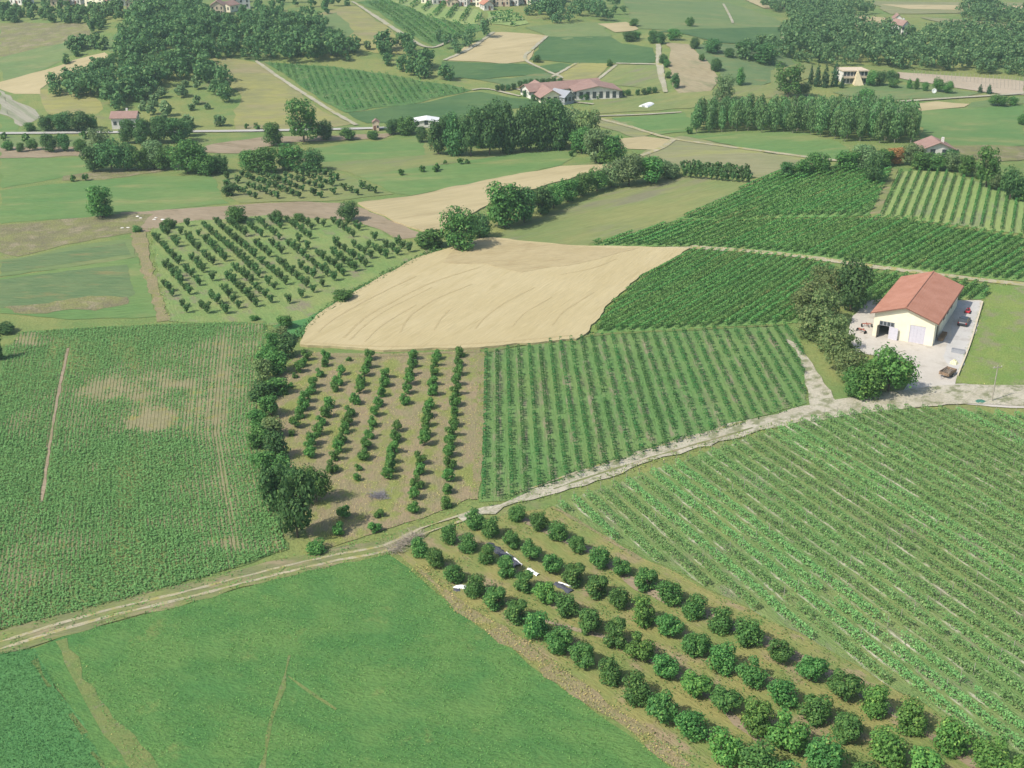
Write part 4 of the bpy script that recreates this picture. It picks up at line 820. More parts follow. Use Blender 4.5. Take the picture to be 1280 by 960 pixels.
vine_rows('V2', R(46), 2.05, G_vine, 56, .1, 1.45, .65, .20, .09, 'dense dark vine row of the wide slope behind the barn track, {} from the wheat', 'dense rows of the wide vineyard slope', order=-1)
vine_rows('V1', R(46), 2.2, G_vine, 46, .1, 1.5, .7, .22, .09, 'dense dark vine row of the uppermost green vineyard, {} from the mown meadow', 'dense rows of the uppermost vineyard', order=-1)
vine_rows('V3', A_V3, 2.45, G_vine3, 30, .1, 1.2, .45, .20, .18, 'thin vine row on the pale rounded slope, {} from the grass path', 'thin rows on the pale rounded slope', order=-1)
# far vineyards under the village
POLY['VF1'] = wp([(486, 1.5), (530, 1.5), (596, 13), (606, 29), (582, 30), (542, 21)]); POLY['VF2'] = wp([(610, 16), (640, 15), (660, 29), (640, 33), (614, 30)]); POLY['VH'] = wp([(334, 79), (400, 83), (480, 93), (560, 108), (588, 114), (520, 127), (436, 139), (392, 118), (352, 92)])
POLY['VU'] = wp([(450, 4), (482, 2), (540, 22), (604, 36), (558, 49), (545, 56), (524, 50)]); POLY['VN'] = wp([(1124, 92), (1200, 97), (1280, 103), (1280, 117), (1232, 115), (1180, 108)])
vine_rows('VF1', R(85), 8, G_vine3, 5, .3, 2.0, 1.6, .7, .1, 'far vine row below the village, {} from the dark slope', 'far rows below the village')
vine_rows('VF2', R(30), 9, G_vine3, 5, .3, 2.0, 1.6, .7, .1, 'far orchard row next to the village, {} from its lower end', 'far rows next to the village')
vine_rows('VH', R(-75), 3.0, G_vine3, 8, .1, 1.2, 1.0, .34, .36, 'vine row on the hillside vineyard, {} from its lower end', 'rows of the hillside vineyard')
vine_rows('VU', R(-70), 4.0, G_vine3, 6, .1, 1.4, 1.5, .5, .25, 'vine row of the dark slope below the village, {} from its lower end', 'rows of the dark slope below the village')
# ------------------------------------------------------------------ low crops and grass nobody could count
def scatter(name, poly, density, size, m, seed, label, up=.6, hgt=.12, keep=None, asp=.45):
    rng = np.random.default_rng(seed); x0 = min(p[0] for p in poly); x1 = max(p[0] for p in poly); y0 = max(25, min(p[1] for p in poly)); y1 = max(p[1] for p in poly)
    n = int((x1 - x0) * (y1 - y0) * density); x = rng.uniform(x0, x1, n); y = rng.uniform(y0, y1, n); k = inside(poly, x, y)
    k &= np.abs(x) < (y * .78 + 32)
    if keep is not None: k &= keep(x, y, rng)
    x, y = x[k], y[k]; n = len(x); P = np.stack([x, y, znp(x, y) + hgt * rng.uniform(.3, 1.2, n) + .08], 1)
    N = rng.normal(size=(n, 3)); N[:, 2] = np.abs(N[:, 2]) * (1 - up) + up * 1.6
    o = link(name, quads(name, leafquads(P, N, size * rng.uniform(.5, 1.3, n), rng, asp)), m); return tag(o, label, None, None, 'stuff')
WAVE = lambda sc, th, x0=0: (lambda x, y, rng: vnoise(x + x0, y, sc) + .25 * rng.random(len(x)) > th)
scatter('meadow_tufts', POLY['MEAD'], 12, .10, G_grass, 1, 'short tufts of meadow grass', .55, .14, WAVE(4, .42))
scatter('clover_tufts', POLY['LUSH'], 45, .10, G_lush, 2, 'lush clover leaves of the near plot', .7, .25)
scatter('orchard_weeds', POLY['HZ'], 6, .15, G_grass, 3, 'weeds under the hazel bushes', .5, .12, WAVE(3, .62, 20))
scatter('straw_weeds', POLY['MID'], 6, .10, G_weed, 4, 'dry stalks on the straw floor', .5, .15, WAVE(3, .5, 70))
scatter('alley_weeds', POLY['V6'], 5, .13, G_v6, 5, 'weeds in the alleys of the large vineyard', .5, .2, WAVE(3.5, .58, 90))
scatter('alley_grass', POLY['V5'], 3.5, .15, G_grass, 6, 'grass tufts between the young vines', .55, .12, WAVE(4, .55, 30))
scatter('dry_stalks', strip_poly([(512, 712), (562, 755), (640, 812), (700, 856), (780, 910), (850, 965)], 2.6, .9, .5), 16, .11, G_weed, 7, 'dry straw stalks along the meadow edge', .3, .25)
scatter('verge_grass', strip_poly(TRK[:9], 5.5, .4, .4), 8, .15, G_grass, 8, 'grass tufts along the dirt track', .5, .14, WAVE(1.2, .6, 10))
scatter('verge_weeds', strip_poly([(546, 311), (464, 352), (394, 396), (366, 424)], 2.6, .6, .6), 7, .3, G_lush, 9, 'tall weeds along the wheat edge', .4, .4)
scatter('bank_weeds', strip_poly([(612, 634), (720, 596), (840, 557), (940, 528), (1005, 510)], 1.6, .8, .5), 10, .2, G_v5, 10, 'weeds along the vineyard bank', .4, .25, WAVE(2, .55, 5))
FUR = []
def soya():
    """rows of low plants that follow the left tramline on one side and the hedge on the other"""
    rng = np.random.default_rng(5); ys = [790, 690, 610, 540, 470, 405]
    Lx = [-70, -50, -30, -15, 0, 12]; Rx = [385, 359, 338, 322, 326, 332]
    A = np.array([list(at(x, y))[:2] for x, y in zip(Lx, ys)]); B = np.array([list(at(x, y))[:2] for x, y in zip(Rx, ys)]); T = np.linspace(0, 1, len(ys)); nrow = 76; out = []; rv = []
    rn = np.random.default_rng(77).random(nrow)
    for r in range(nrow):
        f = (r + .5) / nrow; C = A * (1 - f) + B * f; n = 1900; t = rng.random(n); x = np.interp(t, T, C[:, 0]); y = np.interp(t, T, C[:, 1]); out.append(np.stack([x, y], 1)); rv.append(np.full(n, (rn[r] - .5) * (.10 + .34 * max(0, f - .55) / .45) - .20 * float(_ss(.70, .93, f))))
    rv = np.concatenate(rv)
    P = np.concatenate(out); x, y = P[:, 0], P[:, 1]; k = inside(POLY['SOY'], x, y)
    def vig_of(x, y):
        vig = vnoise(x, y, 16) * .4 + vnoise(x, y + 40, 5) * .25 + .40
        for px, py, rx, ry, amt in ((176, 522, 26, 14, .7), (198, 528, 18, 10, .5), (265, 505, 70, 34, .22), (150, 486, 80, 18, .24), (285, 440, 42, 36, .20), (40, 425, 30, 8, .5), (0, 720, 60, 50, .15), (114, 590, 8, 8, .4), (300, 682, 60, 8, .25), (60, 700, 70, 30, .12)):
            c = at(px, py); c2 = at(px + rx, py); c3 = at(px, py - ry); wv = 1.5 * (vnoise(x + px, y, 3.2) - .5) + 1.0 * (vnoise(x, y + py, 1.2) - .5)
            vig = vig - amt * np.exp(-np.clip(((x - c.x) / (c2.x - c.x)) ** 2 + ((y - c.y) / (c3.y - c.y)) ** 2 + wv, 0, 9) ** 1.2)
        return vig
    vig = vig_of(x, y) + rv
    x = x + rng.normal(0, 1, len(x)) * np.clip(.05 + .16 * vig, .06, .17)
    k &= vig + rng.normal(0, .07, len(x)) > .36
    FW = []
    for r in range(nrow - 1):
        f = (r + 1.0) / nrow; C = A * (1 - f) + B * f; tt = np.linspace(0, 1, 190); fx = np.interp(tt, T, C[:, 0]); fy = np.interp(tt, T, C[:, 1]); FW.append((fx, fy))
    FX = np.concatenate([q[0] for q in FW]); FY = np.concatenate([q[1] for q in FW]); X2 = np.concatenate([np.append(q[0][1:], q[0][-1]) for q in FW]); Y2 = np.concatenate([np.append(q[1][1:], q[1][-1]) for q in FW])
    sv = vig_of(FX, FY) + np.repeat((np.random.default_rng(8).random(nrow - 1) - .5) * .16 - .20 * _ss(.70, .93, (np.arange(nrow - 1) + 1) / nrow), 190) + .16 * (vnoise(FX, FY, 1.6) - .5)
    kk = inside(POLY['SOY'], FX, FY) & inside(POLY['SOY'], X2, Y2) & (sv < .62) & (np.hypot(X2 - FX, Y2 - FY) > .05)
    FX, FY, X2, Y2, sv = FX[kk], FY[kk], X2[kk], Y2[kk], sv[kk]; hw = .05 + .22 * np.clip((.62 - sv) / .4, 0, 1); dl = np.hypot(X2 - FX, Y2 - FY); nx = -(Y2 - FY) / dl * hw; ny = (X2 - FX) / dl * hw
    zz = lambda a, b: znp(a, b) + .16
    FV = np.stack([np.stack([FX - nx, FY - ny, zz(FX, FY)], 1), np.stack([X2 - nx, Y2 - ny, zz(X2, Y2)], 1), np.stack([X2 + nx, Y2 + ny, zz(X2, Y2)], 1), np.stack([FX + nx, FY + ny, zz(FX, FY)], 1)], 1).reshape(-1, 3)
    tag(link('crop_furrows', quads('crop_furrows', FV), M_furrow), 'bare straw coloured furrows between thin crop rows', None, None, 'stuff')
    tl = smooth_line(wp([(52, 628), (62, 560), (70, 510), (78, 470), (86, 436)])); ty = np.array([p.y for p in tl]); tx = np.array([p.x for p in tl]); o_ = np.argsort(ty); d = np.abs(x - np.interp(y, ty[o_], tx[o_])); k &= ~((d < .42) & (y > ty.min()) & (y < ty.max()))
    x, y, vig = x[k], y[k], vig[k]; n = len(x); Pz = np.stack([x, y, znp(x, y) + .1 + .28 * rng.random(n) * np.clip(vig * 1.6, .4, 1.1)], 1)
    N = rng.normal(size=(n, 3)) * .3 + np.array([-.15, -.1, .9]); o = link('soya_crop', quads('soya_crop', leafquads(Pz, N,   .15 * rng.uniform(.6, 1.25, n), rng, .7)), G_soy); tag(o, 'low leafy crop in close rows', None, None, 'stuff')
soya()
def margins():
    rng = np.random.default_rng(31); Vs = []
    for key in ('SOY', 'V5', 'MID', 'V4', 'V2', 'HZ', 'MEAD', 'LUSH', 'LAWN', 'V6', 'ORG'):
        P = POLY[key]
        for i in range(len(P)):
            a = P[i]; b = P[(i + 1) % len(P)]; L = (b - a).length; n = int(L * 9)
            if n < 2: continue
            t = rng.random(n); d = (b - a) / L; lat = rng.normal(0, .42, n); x = a.x + d.x * L * t - d.y * lat; y = a.y + d.y * L * t + d.x * lat
            k = (vnoise(x, y, 2.3) + .2 * rng.random(n) > .52) & (np.abs(x) < y * .6 + 20) & (y > 60); x, y = x[k], y[k]; n = len(x)
            if not n: continue
            N = rng.normal(size=(n, 3)) * .5 + np.array([0, 0, .8]); s = np.clip(y / 230, .55, 1.3) * .15
            Vs.append(leafquads(np.stack([x, y, znp(x, y) + .08 + .22 * rng.random(n)], 1), N, s * rng.uniform(.5, 1.3, n), rng, .5))
    tag(link('margin_grass', quads('margin_grass', np.concatenate(Vs)), G_margin), 'ragged grass and weeds along the field margins', None, None, 'stuff')
G_margin = leafmat('margin_leaves', (.08, .15, .045), (.15, .20, .075), (.28, .26, .13), transl=.2)
margins()
scatter('road_weeds', strip_poly([(640, 634), (720, 609), (780, 589), (840, 571), (940, 541), (1010, 524)], 1.6, 0, .6), 12, .16, G_margin, 12, 'weeds along the chalky track edge', .5, .2, WAVE(1.6, .5, 15))

# ------------------------------------------------------------------ buildings
C_cream = mat('cream_plaster', (.80, .74, .56), .85, .08, .4, .2); C_white = mat('white_plaster', (.64, .61, .55), .85, .12, .6, .2); C_roof = roofmat('clay_roof', (.37, .165, .105), (.45, .22, .15))
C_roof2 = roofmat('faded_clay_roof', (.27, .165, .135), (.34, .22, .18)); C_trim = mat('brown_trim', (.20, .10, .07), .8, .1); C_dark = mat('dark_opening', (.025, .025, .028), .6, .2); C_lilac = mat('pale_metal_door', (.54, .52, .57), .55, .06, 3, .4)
C_inner = mat('shed_inside', (.20, .18, .15), .9, .15); C_glass = mat('window_glass', (.05, .06, .07), .15, .1, 2, .6); C_grey = mat('grey_metal', (.30, .31, .33), .5, .1, 3, .5); C_concrete = mat('concrete', (.52, .50, .45), .9, .1, 2, .2)
C_yellow = mat('yellow_plaster', (.66, .56, .36), .85, .08, .8, .2); C_tan = mat('tan_plaster', (.58, .47, .34), .85, .08, .8, .2)
def gable(name, label, cat, group, loc, rz, W, L, eave, ridge, mw, mr, over=.5, door=None, wins=(), chim=False, sidewin=0, trunkless=True, mwin=None):
    """gabled building: front wall along local x at y=0, ridge along y"""
    root = empty(name, loc, label, cat, group, rz); h = W / 2
    b = MB(); b.add([(-h, 0, -.6), (h, 0, -.6), (h, 0, eave), (0, 0, ridge), (-h, 0, eave), (-h, L, -.6), (h, L, -.6), (h, L, eave), (0, L, ridge), (-h, L, eave)], [(0, 1, 2, 3, 4), (9, 8, 7, 6, 5), (1, 6, 7, 2), (5, 0, 4, 9)])
    b.build('wall', mw, root)
    sl = (ridge - eave) / h; t = .18; rf = MB(); e = h + over; ze = eave - over * sl
    rf.prism([(0, ridge + .03), (-e, ze + .03), (-e, ze + t), (0, ridge + t + .04), (e, ze + t), (e, ze + .03)], -over, L + over)
    ro = rf.build('roof', mr, root)
    if chim: MB().box(h * .35, h * .35 + .7, L * .4, L * .4 + .7, ridge - sl * h * .6, ridge + .9).build('chimney', C_white, ro)
    for (x, z, w_, hh) in wins: MB().box(x - w_ / 2, x + w_ / 2, -.06, .05, z, z + hh).build('window', mwin or C_glass, root)
    if door: MB().box(door[0] - door[1] / 2, door[0] + door[1] / 2, -.06, .05, -.05, door[2]).build('door', C_trim, root)
    for i in range(sidewin):
        y = L * (i + .6) / (sidewin + .2)
        MB().box(h - .05, h + .06, y - .6, y + .6, eave * .35, eave * .35 + 1.3).build('window', C_glass, root); MB().box(-h - .06, -h + .05, y - .6, y + .6, eave * .35, eave * .35 + 1.3).build('window', C_glass, root)
    return root
# ---- the barn
def barn():
    A = at(1090, 420); B = at(1165, 433.5); W = (B - A).xy.length; M = (A + B) / 2; rz = math.atan2(B.y - A.y, B.x - A.x); L = 25.0; he = 5.2; hr = 7.2; h = W / 2
    M.z = min(A.z, B.z); root = empty('barn', M, 'cream barn with red clay roof, one gate open, on the gravel yard', 'barn', None, rz)
    front = lambda x: he + (hr - he) * (1 - abs(x) / h)
    # front wall pieces round two openings
    o1 = (-4.75, -1.75, 3.6); o2 = (1.2, 4.25, 3.8); T = .3; b = MB()
    def piece(x0, x1, z0):
        xs = [x0] + ([0.0] if x0 < 0 < x1 else []) + [x1]; prof = [(x0, z0)] + [(x1, z0)] + [(x, front(x)) for x in xs[::-1]]; b.prism(prof, 0, T)
    piece(-h, o1[0], -.6); piece(o1[0], o1[1], o1[2]); piece(o1[1], o2[0], -.6); piece(o2[0], o2[1], o2[2]); piece(o2[1], h, -.6)
    b.box(-h, -h + T, T, L, -.6, he - .02); b.box(h - T, h, T, 2.5, -.6, he - .02); b.box(h - T, h, 2.5, 5.5, 3.4, he - .02); b.box(h - T, h, 5.5, L, -.6, he - .02)
    b.prism([(-h + T, -.6), (h - T, -.6), (h - T, he), (0, hr - .12), (-h + T, he)], L - T, L)
    b.build('wall', C_cream, root)
    MB().box(-h + T, h - T, T, L - T, -.5, .03).build('floor', C_inner, root)
    sl = (hr - he) / h; ov = .75; e = h + .7; ze = he - .7 * sl; rf = MB().prism([(0, hr + .04), (-e, ze + .04), (-e, ze + .24), (0, hr + .26), (e, ze + .24), (e, ze + .04)], -ov, L + ov); ro = rf.build('roof', C_roof, root)
    MB().tube((0, -ov, hr + .27), (0, L + ov, hr + .27), .14, .14, 8).build('ridge_cap', C_roof, ro)
    f = MB()
    for s in (-1, 1): f.add([(0, -ov - .03, hr - .02), (s * e, -ov - .03, ze - .02), (s * e, -ov - .03, ze + .2), (0, -ov - .03, hr + .22), (0, -ov + .02, hr - .02), (s * e, -ov + .02, ze - .02), (s * e, -ov + .02, ze + .2), (0, -ov + .02, hr + .22)], [(0, 1, 2, 3), (7, 6, 5, 4), (0, 4, 5, 1), (3, 2, 6, 7)])
    f.build('bargeboard', C_trim, ro)
    for s in (-1, 1): MB().tube((s * (e + .06), -ov, ze + .02), (s * (e + .06), L + ov, ze + .02), .08, .08, 6).build('gutter', C_trim, ro)
    fr = MB().box(o1[0], o1[1], .05, .12, 2.65, 3.6); g = fr.build('transom_window', C_grey, root)
    for i in range(4): x = o1[0] + .1 + i * .72; MB().box(x, x + .52, .02, .15, 2.77, 3.48).build('pane', C_glass, g)
    d = MB().box(0, 1.9, -.06, .03, .03, 2.75).build('gate_leaf', C_lilac, root, smooth=False); d.location = (o1[1] - .95, -.1, 0); d.rotation_euler.z = R(-14)
    d = MB().box(0, .9, -.06, .03, .03, 2.75).build('gate_leaf', C_inner, root); d.location = (o1[0], 0, 0); d.rotation_euler.z = R(-100)
    g = MB().box(o2[0], o2[1], .08, .16, .02, 3.8).build('sliding_gate', C_lilac, root)
    r = MB()
    for i in range(5): r.box(o2[0] + .1 + i * .66, o2[0] + .15 + i * .66, .05, .09, .1, 3.75)
    r.build('gate_ribs', C_lilac, g)
    ramp = MB().add([(o2[0] - .1, -.9, -.05), (o2[1] - .5, -.9, -.05), (o2[1] - .5, 0, -.05), (o2[0] - .1, 0, -.05), (o2[1] - .5, -.02, .16), (o2[0] - .1, -.02, .16)], [(0, 1, 4, 5), (0, 5, 3), (1, 2, 4), (3, 5, 4, 2), (0, 3, 2, 1)]); ramp.build('ramp', C_white, root)
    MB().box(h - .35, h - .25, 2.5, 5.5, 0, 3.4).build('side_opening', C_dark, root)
    for y in (9.0, 13.0, 17.0): MB().box(h - .02, h + .05, y, y + 1.6, 2.6, 3.6).build('window', C_glass, root)
    for y in (7.0, 12.0, 17.0): MB().box(-h - .05, -h + .02, y, y + 1.6, 2.6, 3.6).build('window', C_glass, root)
    u = Vector((math.cos(rz), math.sin(rz), 0)); v = Vector((-u.y, u.x, 0)); return M, u, v, h, rz
BM_, BU, BV, BH, BRZ = barn()
# ---- farm complex far behind
def bld(name, lab, px, py, wpx, deg, L, eave, ridge, mw, mr, **k):
    p = at(px, py); return gable(name, lab, 'building', k.pop('group', None), p, R(deg), wpx * mpp(p), L, eave, ridge, mw, mr, **k)
rowwin = lambda W, n, z=1.2, w_=1.4, hh=1.6: [(-W / 2 + W * (i + .5) / n, z, w_, hh) for i in range(n)]
bld('farm_building', 'long low farm wing with faded red roof and white gable, left of three', 657, 121, 26, -62, 34, 3.0, 5.0, C_white, C_roof2, over=.9, wins=rowwin(11, 3), sidewin=8)
bld('farm_building', 'central farm wing with faded red roof and cream front', 690, 130, 27, 14, 26, 3.0, 5.4, C_cream, C_roof2, over=.9, wins=rowwin(11, 4), sidewin=5)
bld('farm_building', 'long low farm wing with faded red roof facing right, rightmost of three', 747, 124.5, 56, 8, 16, 3.6, 5.4, C_white, C_roof2, over=.9, wins=rowwin(22, 8, .6, 1.5, 2.6), sidewin=3)
bld('farm_shed', 'grey steel shed in front of the central farm wing', 712, 130, 17, 40, 9, 3.0, 5.0, C_grey, C_grey, wins=rowwin(6, 3), sidewin=1)
def greenhouse():
    p = at(804, 134.5); k = mpp(p); r = empty('plastic_tunnel', p, 'small white plastic tunnel beside the farm track', 'tunnel', None, R(-30)); W = 13 * k / 2; n = 10; prof = [(-W * math.cos(math.pi * i / n), W * .55 * math.sin(math.pi * i / n)) for i in range(n + 1)]
    MB().prism(prof, 0, 7).build('cover', mat('white_film', (.8, .8, .78), .5, .05), r, smooth=False); b = MB()
    MB().box(-.6, .6, -.05, .02, 0, W * .42).build('door', C_grey, r)
greenhouse()
# white house with red roof by the hill
p = at(158, 158); k = mpp(p)
gable('house', 'white house with pink tiled roof at the foot of the wooded hill', 'house', None, p + Vector((0, 4, 0)), R(96), 8, 29 * k, 4.0, 5.6, C_white, C_roof2, .6, (0, 1.2, 2.2), [(-2.6, .9, 1, 1.2), (2.6, .9, 1, 1.2), (-2.6, 2.6, 1, 1.1), (0, 2.6, 1, 1.1), (2.6, 2.6, 1, 1.1)], True, 4).location = at(173, 158) 
bld('house', 'low house with pale red roof behind the right-hand hedge', 1172, 198, 36, -4, 9, 3.0, 4.8, C_white, C_roof2, over=.8, wins=rowwin(14, 4), sidewin=2, chim=True)
bld('roadside_hut', 'tiny pale hut beside the country road', 470, 164, 8, 5, 3.0, 3.2, 4.0, C_tan, C_roof2, over=.25, wins=[(.7, 1.2, .6, .9)], door=(-.4, .9, 2.0))
bld('farm_shed', 'white roofed shed half hidden behind the dark grove', 533, 160, 30, 3, 8, 2.2, 2.9, C_white, mat('white_roof', (.72, .72, .70), .6, .06), over=.4, wins=rowwin(10, 3), sidewin=2)
bld('house', 'white house among the trees at the far right edge of the wood', 1131, 47, 9, 12, 12, 6.5, 8.5, C_white, C_roof2, wins=rowwin(6, 2) + rowwin(6, 2, 4), sidewin=3, chim=True)
bld('house', 'low white house above the other one at the edge of the wood', 1122, 32, 10, -10, 9, 4, 6, C_white, C_roof2, wins=rowwin(6, 2), sidewin=2)
# building with the yellow pointed front
def yellow_house():
    p = at(1068, 105); k = mpp(p); r = empty('villa', p, 'pale villa of two floors with a tall yellow pointed front', 'building', None, R(4)); W = 31 * k; h = W / 2
    MB().box(-h, h, 0, 9, -.5, 5.4).build('wall', C_white, r)
    MB().box(-h - .4, h + .4, -.6, 9.5, 5.4, 5.8).build('roof', C_tan, r); MB().box(-h - .3, h + .3, -1.4, 0, 2.7, 2.95).build('balcony', C_tan, r)
    MB().box(-h - .3, h + .3, -1.4, -1.3, 2.95, 3.6).build('balcony_rail', C_tan, r)
    for z in (.5, 3.5):
        for i in range(7): x = -h + W * (i + .5) / 7; MB().box(x - .6, x + .6, -.06, .04, z, z + 1.7).build('window', C_glass, r)
    w2 = 13 * k / 2; t = 19 * k; MB().add([(-w2 + 1, -3.2, -.5), (w2 + 1, -3.2, -.5), (.2, -1.6, t), (w2 + 1, 0.5, -.5), (-w2 + 1, .5, -.5)], [(0, 1, 2), (1, 3, 2), (3, 4, 2), (4, 0, 2), (0, 4, 3, 1)]).build('pointed_front', C_yellow, r)
yellow_house()
def tank():
    p = at(1167, 117); k = mpp(p); r = empty('dish_antenna', p, 'small white round dish on a post in the garden', 'dish'); R_ = 3.1 * k; b = MB(); n = 14
    pts = [(0, -.1, 0)]; 
    for j in (1, 2, 3):
        for i in range(n): a = 6.283 * i / n; q = R_ * j / 3; pts.append((q * math.cos(a), -.1 - .25 * (j / 3) ** 2, q * math.sin(a)))
    F = [(0, 1 + i, 1 + (i + 1) % n) for i in range(n)] + [(1 + j * n + i, 1 + (j + 1) * n + i, 1 + (j + 1) * n + (i + 1) % n, 1 + j * n + (i + 1) % n) for j in (0, 1) for i in range(n)]
    m = MB().add(pts, F).mesh('dish', True); o = link('dish', m, mat('white_paint', (.82, .82, .80), .5, .04), r); o.location = (0, 0, R_ * 1.1); sm = o.modifiers.new('thick', 'SOLIDIFY'); sm.thickness = .08
    MB().tube((0, .1, 0), (0, 0, R_ * 1.1), .12, .1, 6).build('post', C_grey, r)
tank()
# village on the ridge
VIL = [(20, 6, 20), (75, 8, 22), (93, 6, 16), (118, 8, 26), (146, 8, 22), (164, 15, 10), (183, 6, 14), (280, 15, 18), (302, 11, 22), (272, 20, 16), (297, 4, 14), (534, 5, 16), (549, 6, 16), (566, 9, 14), (577, 8, 14), (603, 9, 18), (611, 13, 12), (628, 8, 18), (640, 7, 16), (655, 5, 18), (671, 4, 14), (700, 3, 12), (588, 3, 14)]
for i, (x, y, w_) in enumerate(VIL):
    p = at(x, y); k = mpp(p); W = w_ * k; two = i % 3 != 1; mr = (C_roof2, C_roof)[i % 4 == 0]; mw = (C_white, C_tan, C_white, C_cream)[i % 4]
    wn = rowwin(W, 3, 1.0, W * .1, 1.4) + (rowwin(W, 3, 3.2, W * .1, 1.2) if two else [])
    gable('village_house', f'{("white", "tan", "white", "cream")[i % 4]} house of the village on the ridge, {nth(sorted(q[0] for q in VIL).index(x) + 1)} from the left', 'house', 'houses of the ridge village', p, R((i * 37) % 50 - 25), W, 9 + (i * 7) % 4, 5.0 if two else 3.2, 7.0 if two else 4.9, mw, mr, .5, (W * .1, 1.1, 2.1), wn, i % 2 == 0, 2)

# ------------------------------------------------------------------ yard things
def yp(px, py): return at(px, py)
C_car = mat('dark_car_paint', (.035, .037, .045), .3, .08, 1, .5); C_tyre = mat('tyre_rubber', (.02, .02, .02), .9, .1); C_rim = mat('rim_metal', (.35, .35, .36), .4, .05, 3, .5, .6)
def car():
    p = yp(1204.5, 405); r = empty('parked_car', p, 'dark hatchback car parked on the concrete beside the barn', 'car', None, math.atan2(BV.y, BV.x)); hw = .86; r.scale = (1.08, 1.15, 1.1)
    lower = [(-2.05, .32), (2.02, .32), (2.10, .55), (2.02, .82), (1.05, .95), (-1.95, 1.0), (-2.12, .75)]
    def loft(prof, hw0, hw1, z0, z1_):
        b = MB(); n = len(prof); v = []
        for s in (-1, 1):
            for x, z in prof: t = (z - z0) / (z1_ - z0); v.append((x, s * (hw0 + (hw1 - hw0) * t), z))
        return b.add(v, [tuple(range(n)), tuple(range(2 * n - 1, n - 1, -1))] + [(i, i + n, (i + 1) % n + n, (i + 1) % n) for i in range(n)])
    loft(lower, hw, hw - .06, .3, 1.0).build('body', C_car, r, bevel=.05)
    cab = [(-1.95, .96), (1.1, .94), (.35, 1.42), (-1.35, 1.45)]; loft(cab, hw - .06, hw - .24, .95, 1.45).build('cabin', C_glass, r, bevel=.02)
    MB().add([(.30, -.62, 1.435), (.30, .62, 1.435), (-1.35, .62, 1.468), (-1.35, -.62, 1.468), (.30, -.62, 1.46), (.30, .62, 1.46), (-1.35, .62, 1.50), (-1.35, -.62, 1.50)], [(0, 1, 2, 3), (7, 6, 5, 4), (0, 4, 5, 1), (1, 5, 6, 2), (2, 6, 7, 3), (3, 7, 4, 0)]).build('roof_panel', C_car, r)
    for x in (-1.3, 1.32):
        for s in (-1, 1):
            wv = MB().tube((x, s * .70, .31), (x, s * .88, .31), .31, .31, 14).build('wheel', C_tyre, r); MB().tube((x, s * .875, .31), (x, s * .895, .31), .19, .17, 10).build('rim', C_rim, wv)
    ml = mat('lamp_glass', (.7, .7, .68), .2, .05); mt = mat('tail_lamp', (.35, .02, .02), .3, .05)
    for s in (-1, 1): MB().box(2.0, 2.09, s * .62 - .16, s * .62 + .16, .62, .78).build('headlight', ml, r); MB().box(-2.12, -2.02, s * .66 - .1, s * .66 + .1, .68, .95).build('tail_light', mt, r); MB().box(.55, .72, s * .86 - .1, s * .86 + .1, .92, 1.06).build('mirror', C_car, r)
car()
def red_machine():
    p = yp(1209.5, 391.5); r = empty('motor_mower', p, 'small bright red machine behind the dark car', 'mower', None, math.atan2(BV.y, BV.x)); m = mat('red_paint', (.55, .03, .05), .45, .1)
    MB().box(-.75, .55, -.5, .5, .3, .75).build('deck', m, r, bevel=.06); MB().box(-.1, .75, -.32, .32, .6, 1.05).build('bonnet', m, r, bevel=.08); MB().box(-.75, -.3, -.28, .28, .75, 1.0).build('seat', C_dark, r, bevel=.05)
    for x, q in ((-.55, .3), (.55, .22)):
        for s in (-1, 1): MB().tube((x, s * .45, q), (x, s * .62, q), q, q, 10).build('wheel', C_tyre, r)
    MB().tube((-.1, 0, 1.0), (-.25, 0, 1.25), .025, .025, 5).build('steering_column', C_grey, r); MB().tube((-.26, 0, 1.25), (-.28, 0, 1.28), .18, .18, 10).build('steering_wheel', C_dark, r)
red_machine()
def trailer():
    p = yp(1184, 470); r = empty('farm_trailer', p, 'rusty brown farm trailer loaded with scrap wood at the yard edge', 'trailer', None, math.atan2(BV.y, BV.x) - .25); m = mat('rusty_boards', (.25, .17, .11), .9, .3, 3)
    MB().box(-1.7, 1.7, -.95, .95, .65, .78).build('bed', m, r)
    for s in (-1, 1): MB().box(-1.7, 1.7, s * .92 - .03, s * .92 + .03, .78, 1.25).build('side_board', m, r); MB().box(s * 1.67 - .03, s * 1.67 + .03, -.89, .89, .78, 1.2).build('end_board', m, r)
    MB().tube((-1.7, 0, .6), (-2.9, 0, .45), .06, .05, 6).build('drawbar', C_grey, r)
    for s in (-1, 1): w_ = MB().tube((.1, s * .85, .38), (.1, s * 1.08, .38), .38, .38, 12).build('wheel', C_tyre, r); MB().tube((.1, s * 1.075, .38), (.1, s * 1.10, .38), .2, .18, 8).build('rim', C_rim, w_)
    b = MB(); g = random.Random(3)
    for i in range(26): x = g.uniform(-1.4, 1.2); y = g.uniform(-.75, .75); a = g.uniform(-.5, .5); l = g.uniform(.5, 1.1); b.tube((x - l * math.cos(a), y - l * .4 * math.sin(a), .85 + g.random() * .35), (x + l * math.cos(a) * .6, y + l * .4 * math.sin(a), .85 + g.random() * .45), .05, .05, 4)
    tag(b.build('scrap_wood', mat('old_wood', (.30, .25, .19), .9, .3, 4), None, p), 'heap of scrap wood lying in the rusty farm trailer', 'wood heap').rotation_euler.z = r.rotation_euler.z
trailer()
